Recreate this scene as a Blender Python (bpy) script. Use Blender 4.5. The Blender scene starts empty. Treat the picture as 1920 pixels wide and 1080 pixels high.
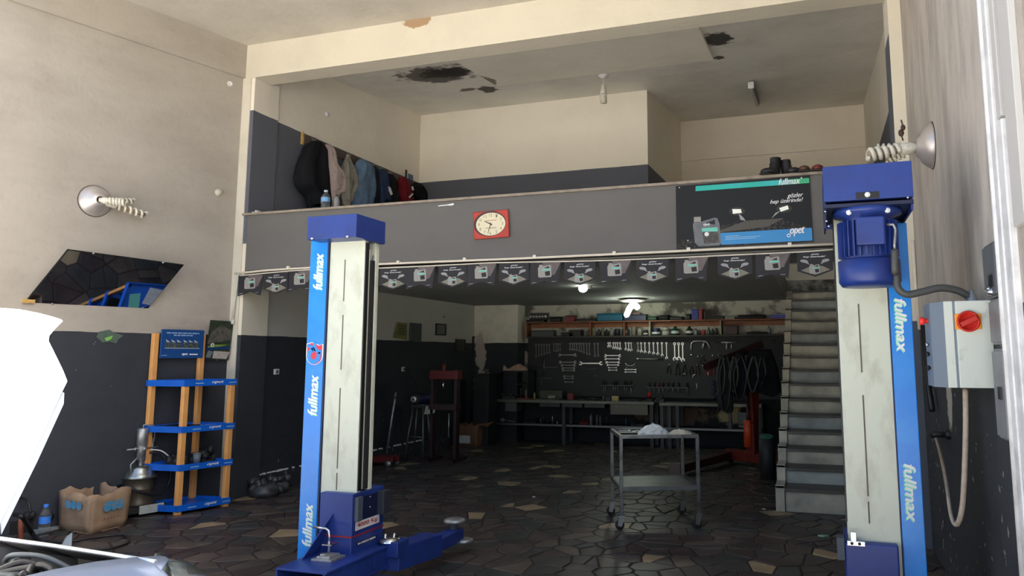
import bpy, math, random
import numpy as np
from mathutils import Vector, Matrix
random.seed(7)
sc = bpy.context.scene
COL = sc.collection
# ------------------------------------------------------------------ camera, sky, sun, exposure
CX, CY, F = 1077.84, 484.37, 1402.47
RW = np.array([[0.95151652, 0.04121561, 0.30482387], [0.30759328, -0.12220765, -0.94363746], [-0.00164078, 0.99164841, -0.12896024]])
EYE = np.array([0, 0, 1.65])
cam_d = bpy.data.cameras.new('camera'); cam = bpy.data.objects.new('camera', cam_d); COL.objects.link(cam)
cam_d.sensor_width = 36; cam_d.lens = 36 * F / 1920
cam_d.shift_x = -(CX - 960) / 1920; cam_d.shift_y = (CY - 540) / 1920
m = Matrix(RW.tolist()).to_4x4(); m.translation = Vector(EYE); cam.matrix_world = m
cam_d.clip_end = 500
sc.camera = cam
SUN_EL, SUN_AZ = 41.0, 98.0
w = bpy.data.worlds.new('sky'); sc.world = w; w.use_nodes = True
nt = w.node_tree; bg = nt.nodes['Background']
sky = nt.nodes.new('ShaderNodeTexSky'); sky.sky_type = 'NISHITA'; sky.sun_disc = False
sky.sun_elevation = math.radians(SUN_EL); sky.sun_rotation = math.radians(SUN_AZ); sky.dust_density = 3; sky.air_density = 1.0
nt.links.new(sky.outputs[0], bg.inputs[0]); bg.inputs[1].default_value = 0.24
sd = bpy.data.lights.new('sun', 'SUN'); sd.energy = 23.0; sd.angle = 0.009; sd.color = (1, .96, .91)
so = bpy.data.objects.new('sun', sd); COL.objects.link(so)
sun_dir = Vector((-.80, -.04, -.80)); so.rotation_euler = sun_dir.to_track_quat('-Z', 'Y').to_euler(); so.location = (6, -3, 12)
vs = sc.view_settings; vs.view_transform = 'Standard'; vs.look = 'None'; vs.exposure = 0.55; vs.gamma = 1; vs.use_curve_mapping = False
sc.cycles.max_bounces = 8; sc.cycles.diffuse_bounces = 6; sc.cycles.caustics_reflective = False; sc.cycles.caustics_refractive = False
sc.cycles.sample_clamp_indirect = 6

# ------------------------------------------------------------------ picture point -> point of the place
def ray(px, py): return RW @ np.array([px - CX, -(py - CY), -F])
def hit(px, py, ax, v):
    r = ray(px, py); t = (v - EYE[ax]) / r[ax]; return Vector(EYE + t * r)
def PX(px, py, x): return hit(px, py, 0, x)
def PY(px, py, y): return hit(px, py, 1, y)
def PZ(px, py, z): return hit(px, py, 2, z)
def PN(px, py, p0, n):
    r = Vector(ray(px, py)); e = Vector(EYE); t = (p0 - e).dot(n) / r.dot(n); return e + t * r
LW0 = Vector((-6.70, 7.29, 0)); LWD = Vector((.2663, .9639, 0)); LWN = Vector((.9639, -.2663, 0))
def PL(px, py, off=0.0): return PN(px, py, LW0 + LWN * off, LWN)

# ------------------------------------------------------------------ materials
def lin(c): return tuple((v / 12.92 if v <= .04045 else ((v + .055) / 1.055) ** 2.4) for v in (x / 255 for x in c)) + (1,)
MATS = {}
def new(name, rough=.6, metal=0.0, spec=.5):
    m = bpy.data.materials.new(name); m.use_nodes = True; b = m.node_tree.nodes['Principled BSDF']
    b.inputs['Roughness'].default_value = rough; b.inputs['Metallic'].default_value = metal; b.inputs['Specular IOR Level'].default_value = spec
    return m, m.node_tree, b
def mixc(nt, fac, a, b):
    n = nt.nodes.new('ShaderNodeMix'); n.data_type = 'RGBA'
    for i, v in ((0, fac), (6, a), (7, b)):
        if isinstance(v, (tuple, list, float, int)): n.inputs[i].default_value = v
        else: nt.links.new(v, n.inputs[i])
    return n.outputs[2]
def noise(nt, scale, detail=5, rough=.6, vec=None, stretch=None):
    n = nt.nodes.new('ShaderNodeTexNoise'); n.inputs['Scale'].default_value = scale; n.inputs['Detail'].default_value = detail; n.inputs['Roughness'].default_value = rough
    g = nt.nodes.new('ShaderNodeNewGeometry').outputs['Position'] if vec is None else vec
    if stretch:
        mp = nt.nodes.new('ShaderNodeMapping'); mp.inputs['Scale'].default_value = stretch; nt.links.new(g, mp.inputs[0]); g = mp.outputs[0]
    nt.links.new(g, n.inputs['Vector']); return n.outputs['Fac']
def ramp(nt, fac, lo, hi):
    n = nt.nodes.new('ShaderNodeMapRange'); n.clamp = True; n.inputs[1].default_value = lo; n.inputs[2].default_value = hi
    nt.links.new(fac, n.inputs[0]); return n.outputs[0]
def math_(nt, op, a, b=None):
    n = nt.nodes.new('ShaderNodeMath'); n.operation = op
    for i, v in ((0, a), (1, b)):
        if v is None: continue
        if isinstance(v, (int, float)): n.inputs[i].default_value = v
        else: nt.links.new(v, n.inputs[i])
    return n.outputs[0]
def bump(nt, b, h, dist, strength=.5):
    n = nt.nodes.new('ShaderNodeBump'); n.inputs['Strength'].default_value = strength; n.inputs['Distance'].default_value = dist
    nt.links.new(h, n.inputs['Height']); nt.links.new(n.outputs[0], b.inputs['Normal'])
def M(name, col, rough=.6, metal=0.0, dirt=None, amt=.5, scale=6, bmp=.0, spec=.5, lo=.45, hi=.7, emit=0, stretch=None):
    if name in MATS: return MATS[name]
    m, nt, b = new(name, rough, metal, spec); c = lin(col)
    if dirt:
        f = math_(nt, 'MULTIPLY', ramp(nt, noise(nt, scale, stretch=stretch), lo, hi), amt)
        nt.links.new(mixc(nt, f, c, lin(dirt)), b.inputs['Base Color'])
    else: b.inputs['Base Color'].default_value = c
    if bmp: bump(nt, b, noise(nt, scale * 3), bmp)
    if emit: b.inputs['Emission Color'].default_value = c; b.inputs['Emission Strength'].default_value = emit
    MATS[name] = m; return m
def wall_mat(name, top, low=None, zsplit=0, smudge=(120, 112, 104), amt=.45, scale=.9, spots=(), chips=0, base=None, stretch=None, lo=.45, hi=.8, lowamt=.35):
    """painted plaster: a light coat above zsplit, a dark coat below, smudges, flakes and stains with shapes of their own"""
    m, nt, b = new(name, .75, 0, .3)
    pos = nt.nodes.new('ShaderNodeNewGeometry').outputs['Position']
    sx = nt.nodes.new('ShaderNodeSeparateXYZ'); nt.links.new(pos, sx.inputs[0])
    f = math_(nt, 'MULTIPLY', ramp(nt, noise(nt, scale, 7, .62, stretch=stretch), lo, hi), amt)
    c = mixc(nt, f, lin(top), lin(smudge))
    fine = math_(nt, 'MULTIPLY', ramp(nt, noise(nt, 9, 6, .7), .55, .75), amt * .35); c = mixc(nt, fine, c, lin(smudge))
    if low:
        cl = mixc(nt, math_(nt, 'MULTIPLY', ramp(nt, noise(nt, 1.7, 6), .4, .75), lowamt), lin(low), lin(tuple(int(v * .62) for v in low)))
        if chips:
            ch = ramp(nt, noise(nt, 16, 2, .5), (.74 if chips < 0 else .70 - chips * .02), (.75 if chips < 0 else .715 - chips * .02)); ch = math_(nt, 'MULTIPLY', ch, ramp(nt, noise(nt, 1.1, 2), .42, .6))
            cl = mixc(nt, ch, cl, lin((190, 185, 178)))
        wob = math_(nt, 'MULTIPLY', noise(nt, 3, 2), .02)
        z = math_(nt, 'LESS_THAN', math_(nt, 'ADD', sx.outputs[2], wob), zsplit + .01)
        c = mixc(nt, z, c, cl)
    for (p, r, col, k) in spots:
        mp = nt.nodes.new('ShaderNodeMapping'); mp.vector_type = 'TEXTURE'; mp.inputs['Location'].default_value = p; mp.inputs['Scale'].default_value = r; nt.links.new(pos, mp.inputs[0])
        ln = nt.nodes.new('ShaderNodeVectorMath'); ln.operation = 'LENGTH'; nt.links.new(mp.outputs[0], ln.inputs[0])
        d = math_(nt, 'ADD', ln.outputs['Value'], math_(nt, 'MULTIPLY', math_(nt, 'SUBTRACT', noise(nt, k, 6, .7), .5), 2.2))
        c = mixc(nt, math_(nt, 'MULTIPLY', ramp(nt, d, 1.0, .78), .93), c, lin(col))
    nt.links.new(c, b.inputs['Base Color']); bump(nt, b, noise(nt, 5, 8, .65), .012, .6)
    MATS[name] = m; return m

# ------------------------------------------------------------------ mesh builder
class MB:
    def __init__(s): s.v = []; s.f = []; s.sm = []
    def add(s, vs, fs, smooth=False):
        k = len(s.v); s.v += [Vector(v) for v in vs]; s.f += [tuple(i + k for i in f) for f in fs]; s.sm += [smooth] * len(fs); return s
    def box(s, a, b, Mx=None):
        x0, y0, z0 = a; x1, y1, z1 = b
        vs = [Vector(p) for p in ((x0, y0, z0), (x1, y0, z0), (x1, y1, z0), (x0, y1, z0), (x0, y0, z1), (x1, y0, z1), (x1, y1, z1), (x0, y1, z1))]
        if Mx is not None: vs = [Mx @ v for v in vs]
        return s.add(vs, [(0, 3, 2, 1), (4, 5, 6, 7), (0, 1, 5, 4), (1, 2, 6, 5), (2, 3, 7, 6), (3, 0, 4, 7)])
    def prism(s, pts, vec):
        n = len(pts); vec = Vector(vec); pts = [Vector(p) for p in pts]
        nrm = Vector((0, 0, 0))
        for i in range(n): nrm += (pts[i] - pts[0]).cross(pts[(i + 1) % n] - pts[0])
        if nrm.dot(vec) > 0: pts = pts[::-1]
        return s.add(pts + [p + vec for p in pts], [tuple(range(n)), tuple(range(2 * n - 1, n - 1, -1))] + [(i, i + n, (i + 1) % n + n, (i + 1) % n) for i in range(n)])
    def poly(s, pts): return s.add(pts, [tuple(range(len(pts)))])
    def tube(s, path, r, n=8, caps=True):
        path = [Vector(p) for p in path]; R = r if isinstance(r, (list, tuple)) else [r] * len(path); vs = []; fs = []; up = None
        for i, p in enumerate(path):
            t = (path[min(i + 1, len(path) - 1)] - path[max(i - 1, 0)]).normalized()
            if up is None: up = Vector((0, 0, 1)) if abs(t.z) < .9 else Vector((1, 0, 0))
            a = t.cross(up).normalized(); up = a.cross(t).normalized()
            for k in range(n): th = 2 * math.pi * k / n; vs.append(p + (a * math.cos(th) + up * math.sin(th)) * R[i])
        for i in range(len(path) - 1):
            for k in range(n): fs.append((i * n + k, i * n + (k + 1) % n, (i + 1) * n + (k + 1) % n, (i + 1) * n + k))
        s.add(vs, fs, True)
        if caps: k = len(s.v) - len(vs); s.f += [tuple(k + i for i in range(n))[::-1], tuple(k + len(vs) - n + i for i in range(n))]; s.sm += [False, False]
        return s
    def lathe(s, prof, org=(0, 0, 0), axis=(0, 0, 1), n=20, sy=1.0):
        ax = Vector(axis).normalized(); a = ax.orthogonal().normalized() if abs(ax.z) < .99 else Vector((1, 0, 0)); b = ax.cross(a); org = Vector(org); vs = []; fs = []
        for r, h in prof:
            for k in range(n): th = 2 * math.pi * k / n; vs.append(org + ax * h + (a * math.cos(th) + b * math.sin(th) * sy) * max(r, 1e-4))
        for i in range(len(prof) - 1):
            for k in range(n): fs.append((i * n + k, i * n + (k + 1) % n, (i + 1) * n + (k + 1) % n, (i + 1) * n + k))
        return s.add(vs, fs, True)
    def ball(s, c, r, n=12, rz=None):
        rr = (r, r, r) if isinstance(r, (int, float)) else r; c = Vector(c); vs = []; fs = []; h = n // 2
        for i in range(h + 1):
            ph = math.pi * i / h
            for k in range(n): th = 2 * math.pi * k / n; vs.append(c + Vector((math.sin(ph) * math.cos(th) * rr[0], math.sin(ph) * math.sin(th) * rr[1], -math.cos(ph) * rr[2])))
        for i in range(h):
            for k in range(n): fs.append((i * n + k, i * n + (k + 1) % n, (i + 1) * n + (k + 1) % n, (i + 1) * n + k))
        return s.add(vs, fs, True)
    def mesh(s, name, inv=None, mat=None):
        me = bpy.data.meshes.new(name); vs = [(inv @ v) if inv is not None else v for v in s.v]
        me.from_pydata([tuple(v) for v in vs], [], s.f); me.polygons.foreach_set('use_smooth', s.sm)
        if mat: me.materials.append(mat)
        me.update(); return me
WM = {}
def link(name, me, parent=None):
    o = bpy.data.objects.new(name, me); COL.objects.link(o)
    if parent: o.parent = parent
    return o
def obj(name, mb, mat, parent=None, label=None, bevel=0, kind=None, org=None):
    """a mesh built in place; with a parent its vertices go into the parent's frame"""
    if parent is None and org is None:
        lo = [min(v[i] for v in mb.v) for i in range(3)]; hi = [max(v[i] for v in mb.v) for i in range(3)]; org = Vector(((lo[0] + hi[0]) / 2, (lo[1] + hi[1]) / 2, lo[2]))
    W = WM[parent] if parent else Matrix.Translation(org)
    # a part gets an origin of its own at the middle of its vertices
    inv = W.inverted(); vs = [inv @ v for v in mb.v]
    c = sum(vs, Vector()) / len(vs) if parent else Vector()
    me = mb.mesh(name, Matrix.Translation(-c) @ inv, mat); o = link(name, me, parent)
    if parent: o.location = c; WM[o] = W @ Matrix.Translation(c)
    else: o.location = org; WM[o] = W
    if label: o['label'] = label
    if kind: o['kind'] = kind
    if bevel:
        bv = o.modifiers.new('bevel', 'BEVEL'); bv.width = bevel; bv.segments = 2; bv.limit_method = 'ANGLE'
    return o
def T(name, label, cat, loc, group=None, rz=0):
    o = bpy.data.objects.new(name, None); COL.objects.link(o); o.location = loc; o.rotation_euler = (0, 0, rz); o.empty_display_size = .1
    WM[o] = Matrix.Translation(Vector(loc)) @ Matrix.Rotation(rz, 4, 'Z'); o['label'] = label; o['category'] = cat
    if group: o['group'] = group
    return o
def tag(o, label, cat, group=None):
    o['label'] = label; o['category'] = cat
    if group: o['group'] = group
    return o
def S(name, mb, mat, **k): o = obj(name, mb, mat, org=Vector((0, 0, 0)), **k); o['kind'] = 'structure'; return o
def copy_tree(o, parent=None):
    c = o.copy(); COL.objects.link(c); c.parent = parent
    for ch in list(o.children): copy_tree(ch, c)
    return c
ORD = 'first second third fourth fifth sixth seventh eighth ninth tenth eleventh twelfth thirteenth fourteenth fifteenth sixteenth'.split()
def put(name, mb, mat, label, cat, group=None, bevel=0): return tag(obj(name, mb, mat, bevel=bevel), label, cat, group)
TXT = {}
def text(s, org, vx, vy, mat, parent, name='lettering', shear=.0, bold=.0, lines=1):
    """flat lettering fitted to the parallelogram org, org+vx, org+vy"""
    key = (s, shear)
    if key not in TXT:
        cu = bpy.data.curves.new('lettering', 'FONT'); cu.body = s; cu.shear = shear; cu.resolution_u = 3; cu.align_x = 'RIGHT' if '\n' in s else 'LEFT'
        o = bpy.data.objects.new('lettering', cu); COL.objects.link(o); dg = bpy.context.evaluated_depsgraph_get()
        me = bpy.data.meshes.new_from_object(o.evaluated_get(dg)); bpy.data.objects.remove(o); bpy.data.curves.remove(cu)
        v = np.array([q.co[:2] for q in me.vertices]); lo = v.min(0); hi = v.max(0)
        TXT[key] = ((v - lo) / (hi - lo), [tuple(p.vertices) for p in me.polygons]); bpy.data.meshes.remove(me)
    v, fs = TXT[key]; org, vx, vy = Vector(org), Vector(vx), Vector(vy); mb = MB(); dv_ = vx.normalized() * vy.length * bold + vx.cross(vy).normalized() * .0005
    for k in ((-1, 0, 1) if bold else (0,)): mb.add([org + vx * float(a) + vy * float(b) + dv_ * k for a, b in v], fs)
    return obj(name, mb, mat, parent)
def strip_on(fn, pts, vec): return MB().prism([fn(*p) for p in pts], vec)
def shade(o):
    for p in o.data.polygons: p.use_smooth = True

# ------------------------------------------------------------------ palette
m_left = wall_mat('outer left plaster', (178, 171, 159), (58, 61, 68), 1.90, smudge=(140, 130, 120), amt=.6, scale=.75, chips=-1, stretch=(1, 1, 2.2), lo=.42, hi=.78)
m_right = wall_mat('outer right plaster', (196, 188, 178), (62, 65, 70), 1.88, smudge=(122, 116, 112), amt=.6, scale=1.6, chips=1, stretch=(1, 3.2, .8), lo=.4, hi=.7,
    spots=[((.862, 5.9, 1.35), (.2, .12, .28), (190, 184, 172), 5)])
m_inner = wall_mat('inner plaster', (190, 188, 180), (48, 51, 56), 1.90, amt=.25, chips=-1)
m_back = wall_mat('back plaster', (186, 182, 168), (40, 43, 45), 1.90, smudge=(70, 66, 60), amt=.9, scale=2.2, lo=.5, hi=.62,
    spots=[((-6.2, 14.1, 1.45), (.22, .3, .5), (170, 165, 158), 4), ((-5.7, 14.1, 1.5), (.16, .3, .25), (180, 170, 160), 5), ((-2.6, 14.1, .55), (.75, .3, .2), (110, 88, 74), 4), ((-1.55, 14.1, .55), (.3, .3, .16), (190, 172, 130), 6)])
m_pil = wall_mat('pilaster plaster', (226, 221, 206), (50, 53, 58), 1.90, amt=.4, scale=2, spots=[((-6.42, 13.7, 1.7), (.12, .6, .5), (178, 170, 160), 6), ((-6.35, 13.7, 1.1), (.2, .6, .3), (170, 165, 158), 7)])
m_loft = wall_mat('loft plaster', (236, 229, 215), (98, 101, 110), 4.67, amt=.15, scale=1.2, lowamt=.15)
m_loftcream = wall_mat('loft cream plaster', (246, 239, 222), (98, 101, 110), 4.67, amt=.10, scale=1.2, lowamt=.1)
m_recess = wall_mat('recess plaster', (240, 230, 212), amt=.10, scale=1.5)
p_st1, p_st2 = PZ(822, 127, 5.78), PZ(1345, 62, 5.75)
m_ceil = wall_mat('loft ceiling plaster', (234, 231, 222), amt=.3, scale=1.0,
    spots=[(tuple(p_st1), (.62, .42, 1), (92, 86, 82), 3), (tuple(PZ(835, 126, 5.78)), (.42, .26, 1), (36, 33, 32), 5), (tuple(p_st2), (.2, .32, 1), (40, 38, 38), 5), (tuple(PZ(915, 162, 5.84)), (.16, .2, 1), (60, 55, 50), 7), (tuple(PZ(876, 161, 5.84)), (.14, .1, 1), (110, 100, 92), 7), (tuple(PZ(1347, 99, 5.84)), (.1, .1, 1), (70, 64, 60), 7)])
m_patch = wall_mat('ceiling patch plaster', (246, 242, 228), amt=.15, spots=[(tuple(PZ(918, 140, 5.78)), (.10, .3, 1), (120, 112, 96), 6)])
m_outceil = wall_mat('outer ceiling plaster', (206, 200, 187), amt=.3, scale=1.1, smudge=(120, 112, 100))
m_beam = wall_mat('beam plaster', (212, 205, 186), amt=.14, scale=1.5, spots=[(tuple(PY(782, 40, 7.29)), (.22, .2, .07), (160, 130, 96), 6)])
m_pier = wall_mat('pier plaster', (226, 218, 198), (58, 62, 68), 1.90, amt=.2)
m_pierloft = wall_mat('pier loft plaster', (232, 225, 211), (98, 101, 110), 4.67, amt=.15, lowamt=.1)
m_para = wall_mat('parapet paint', (106, 104, 101), amt=.35, scale=1.3, smudge=(92, 90, 88), stretch=(1, 1, 3))
m_soffit = wall_mat('soffit paint', (168, 170, 166), amt=.4, scale=.9, smudge=(120, 122, 120))
m_black = M('black plastic', (24, 24, 26), .45); m_dark = M('dark grime', (38, 38, 40), .6, dirt=(20, 20, 22), scale=8)
m_steel = M('worn steel', (176, 178, 178), .42, .7, dirt=(96, 92, 86), amt=.7, scale=14)
m_chrome = M('bright steel', (205, 207, 208), .25, 1.0); m_tool = M('tool steel', (215, 215, 210), .35, .75)
m_toold = M('dull tool steel', (120, 122, 122), .45, .8)
m_white = M('white paint', (232, 232, 228), .5); m_blue = M('royal blue paint', (34, 58, 132), .4, dirt=(22, 34, 84), amt=.5, scale=3)
m_sky = M('sky blue panel', (0, 128, 222), .28, dirt=(60, 160, 230), amt=.35, scale=5); m_navy = M('navy', (16, 24, 60), .5)
m_lift = M('pale lift enamel', (202, 206, 188), .38, dirt=(150, 142, 122), amt=.55, scale=7, lo=.5, hi=.75, stretch=(1, 1, .5))
m_red = M('red paint', (150, 24, 24), .45); m_rust = M('hoist red', (112, 38, 24), .5, dirt=(80, 30, 20), amt=.5)
m_print = M('print white', (235, 235, 235), .5); m_wood = M('brown wood', (134, 80, 48), .6, dirt=(80, 46, 28), scale=9)
m_grey = M('grey plastic', (120, 122, 125), .5); m_rub = M('rubber', (28, 27, 26), .8)

# ------------------------------------------------------------------ the building
XW, XR, XO = -6.57, .96, .862
YP, YBK = 7.29, 14.13
def cz(y): return 5.9 + .1 * (y - 11.42)
g = S('pavement', MB().box((-45, -60, -.3), (45, 3.0, -.012)), M('sunlit concrete', (190, 187, 182), .85, dirt=(164, 160, 154), scale=.8))
FY0 = 3.0
fl = S('floor', MB().box((-8.2, FY0, -.3), (1.3, YBK + .3, -.007)), M('mortar', (50, 34, 33), .62, dirt=(28, 22, 22), amt=.7, scale=3))
e0 = LW0 + LWD * -4.3                                                          # street end of the flared left wall
S('wall_left_front', MB().prism([LW0, e0, e0 - LWN * .3, LW0 - LWN * .3], (0, 0, 5.9)), m_left)
q0 = LW0 + LWN * .035; q1 = e0 + LWN * .035
S('trim_1', MB().prism([LW0 + Vector((0, 0, 5.09)), e0 + Vector((0, 0, 5.09)), q1 + Vector((0, 0, 5.09)), q0 + Vector((0, 0, 5.09))], (0, 0, .44)), m_left)
S('wall_left_inner', MB().box((XW - .3, YP + .01, 0), (XW, YBK + .3, 3.0)), m_inner)
S('wall_left_loft', MB().box((XW - .3, YP + .01, 3.0), (XW, YBK + .3, 6.6)), m_loft)
S('pillar', MB().box((-6.70, YP, 0), (-6.53, 7.73, 3.0)).box((-6.70, YP, 3.0), (-6.64, YP + .01, 5.09)), m_pier)
S('pillar_upper', MB().box((-6.70, YP, 3.0), (-6.53, 7.73, 5.5)), m_pierloft)
S('pillar_facing', MB().box((-6.705, YP - .012, 0), (-6.58, YP, 5.087)), M('pier edge cream', (212, 205, 188), .7, dirt=(180, 170, 150), scale=3, amt=.4))
S('wall_right_front', MB().box((XO, 3.45, 0), (XO + .35, YP, 5.9)), m_right)
S('added_shade_wall', MB().box((XO + .02, 2.0, 0), (XO + .35, 3.45, 5.55)), m_right)  # unseen wall added to keep sun off the car's nose and engine bay
S('pillar_right', MB().box((.755, YP, 0), (XR + .3, 7.73, 5.6)), m_pierloft)
S('pillar_right_facing', MB().box((.752, YP - .012, 1.95), (XO, YP, 5.087)), m_pier)
S('wall_right_inner', MB().box((XR, YP + .01, 0), (XR + .3, YBK + .3, 3.0)), m_inner)
S('wall_right_loft', MB().box((XR, YP + .01, 3.0), (XR + .3, YBK + .3, 6.6)), m_loft)
S('ceiling_front', MB().box((-8.6, 4.3, 5.52), (1.3, YP + .02, 5.8)), m_outceil)
S('ceiling_beam', MB().box((-6.72, YP - .014, 5.087), (.97, 7.565, 5.53)), m_beam)
S('ceiling_loft', MB().prism([(-6.9, 7.4, cz(7.4)), (-6.9, 14.4, cz(14.4)), (-6.9, 14.4, cz(14.4) + .3), (-6.9, 7.4, cz(7.4) + .3)], (8.2, 0, 0)), m_ceil)
a, b_, c_, d_ = PZ(885, 112, 5.75), PZ(935, 155, 5.77), PZ(1337, 103, 5.77), PZ(1311, 53, 5.72)
y0, y1 = 8.4, b_.y; x0, x1 = b_.x - .02, c_.x
S('ceiling_patch', MB().prism([(x0, y0, cz(y0) - .05), (x0, y1, cz(y1) - .05), (x0, y1, cz(y1) + .01), (x0, y0, cz(y0) + .01)], (x1 - x0, 0, 0)), m_patch)
S('wall_back', MB().box((-6.9, YBK, 0), (1.26, YBK + .3, 6.8)), m_back)
S('wall_loft_recess', MB().box((-2.38, YBK - .015, 3.0), (XR, YBK, 6.3)), m_recess)
S('trim_2', MB().box((-2.38, YBK - .05, 5.38), (XR, YBK - .012, 6.3)), m_recess)
S('wall_loft_room', MB().prism([(-6.6, 11.424, 3.0), (-2.463, 11.424, 3.0), (-2.375, YBK, 3.0), (-6.6, YBK, 3.0)], (0, 0, 3.3)), m_loftcream)
S('mezzanine_floor', MB().box((XW, 7.49, 2.65), (-.5, YBK, 3.0)).box((-.5, 7.49, 2.65), (XR, 8.5, 3.0)), m_soffit)
S('wall_parapet', MB().box((XW, YP + .002, 2.67), (.76, 7.50, 3.35)), m_para)
S('trim_3', MB().box((-6.60, YP - .022, 3.345), (.76, 7.52, 3.372)), M('ledge stone', (150, 138, 122), .6, dirt=(90, 76, 62), scale=8))
S('baseboard_left', MB().box((XW, 7.73, 0), (XW + .025, YBK, .20)), M('skirting slate', (46, 48, 54), .7, dirt=(150, 146, 140), amt=.8, scale=12, lo=.62, hi=.68))
S('pilaster', MB().box((XW, 13.75, 0), (PY(971, 600, 13.75).x, YBK, 2.65)), m_pil)
# ragged line of missing plaster above the skirting
mb = MB()
for k in range(60):
    y = 7.3 + k * .075 + random.uniform(-.02, .02)
    if random.random() < .75: mb.box((XW + .0, y, .205 + random.uniform(-.004, .006)), (XW + .027, y + random.uniform(.02, .075), .222 + random.uniform(0, .006)))
S('trim_4', mb, m_white)

# crazy paving: one prism per stone
def voronoi():
    pts = []; x = -8.1
    gx, gy = .215, .25
    for i in range(int((1.2 + 8.1) / gx) + 1):
        for j in range(int((YBK + .1 - FY0) / gy) + 1):
            pts.append((-8.1 + (i + .5 + random.uniform(-.62, .62)) * gx, FY0 + (j + .5 + random.uniform(-.62, .62)) * gy))
    P = np.array(pts); cells = []
    for i, p in enumerate(P):
        d = np.hypot(*(P - p).T); nb = np.argsort(d)[1:18]
        poly = [(p[0] + sx * .6, p[1] + sy * .6) for sx, sy in ((-1, -1), (1, -1), (1, 1), (-1, 1))]
        for n in nb:
            q = P[n]; dx, dy = q - p; L = math.hypot(dx, dy); dx /= L; dy /= L; gap = .010
            lim = (p[0] * dx + p[1] * dy) + L / 2 - gap; out = []
            for k in range(len(poly)):
                A, B = poly[k - 1], poly[k]; da = A[0] * dx + A[1] * dy - lim; db = B[0] * dx + B[1] * dy - lim
                if (da <= 0) != (db <= 0): t = da / (da - db); out.append((A[0] + (B[0] - A[0]) * t, A[1] + (B[1] - A[1]) * t))
                if db <= 0: out.append(B)
            poly = out
            if len(poly) < 3: break
        if len(poly) >= 3:
            ar = abs(sum(poly[k - 1][0] * poly[k][1] - poly[k][0] * poly[k - 1][1] for k in range(len(poly)))) / 2
            if ar > .003: cells.append((p, poly))
    return cells
cells = [c for c in voronoi() if c[0][0] < XR + .02 and c[0][0] > -7.75 and (c[0][0] > XW + .02 or c[0][1] < YP + .02)]
def slabm(i, c, d): return M('paving stone %d' % i, c, .42, dirt=d, amt=.75, scale=3.5, bmp=.004, lo=.35, hi=.65, spec=.5)
STN = [slabm(0, (84, 76, 70), (46, 42, 40)), slabm(1, (70, 66, 64), (38, 36, 36)), slabm(2, (98, 88, 78), (54, 48, 44)), slabm(3, (76, 64, 62), (40, 34, 34)), slabm(4, (66, 70, 68), (36, 38, 38)), slabm(5, (168, 148, 114), (118, 102, 80))]
def in_pic(p):
    q = RW.T @ (np.array([p[0], p[1], 0]) - EYE); return q[2] < 0 and -20 < CX + F * q[0] / -q[2] < 1940 and CY - F * q[1] / -q[2] < 1095
vis = sorted([c for c in cells if in_pic(c[0])], key=lambda c: c[0][1]); near = vis[:298]
ids = {id(c) for c in near}; rest = [c for c in cells if id(c) not in ids]
def stone_mb(c, mb, h):
    p, poly = c; n = len(poly); cx = sum(a[0] for a in poly) / n; cy = sum(a[1] for a in poly) / n
    ins = [(cx + (a[0] - cx) * .965, cy + (a[1] - cy) * .965) for a in poly]
    tl = (random.uniform(-.01, .01), random.uniform(-.01, .01))
    vs = [(a[0], a[1], -.01) for a in poly] + [(a[0], a[1], h - .003) for a in poly] + [(a[0], a[1], h + (a[0] - cx) * tl[0] + (a[1] - cy) * tl[1]) for a in ins]
    ar = sum(poly[k - 1][0] * poly[k][1] - poly[k][0] * poly[k - 1][1] for k in range(n)); fs = []
    for r in (0, 1):
        for k in range(n):
            f = (r * n + k, r * n + (k + 1) % n, (r + 1) * n + (k + 1) % n, (r + 1) * n + k); fs.append(f if ar > 0 else f[::-1])
    top = tuple(range(2 * n, 3 * n)); fs.append(top if ar > 0 else top[::-1]); mb.add(vs, fs)
def pick():
    r = random.random(); return 5 if r < .03 else random.choice([0, 0, 1, 1, 2, 3, 3, 4])
for c in near:
    mb = MB(); stone_mb(c, mb, random.uniform(-.002, .001)); obj('paving_stone', mb, STN[pick()], fl)
groups = {}
for c in rest: stone_mb(c, groups.setdefault(pick(), MB()), random.uniform(-.002, .001))
allm = MB(); polym = []
for k, mbk in groups.items():
    if not mbk.v: continue
    n0 = len(allm.f); allm.add(mbk.v, mbk.f); polym += [k] * (len(allm.f) - n0)
o = obj('distant_paving', allm, STN[0], fl, kind='stuff')
for i in range(1, 6): o.data.materials.append(STN[i])
o.data.polygons.foreach_set('material_index', polym)

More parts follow.
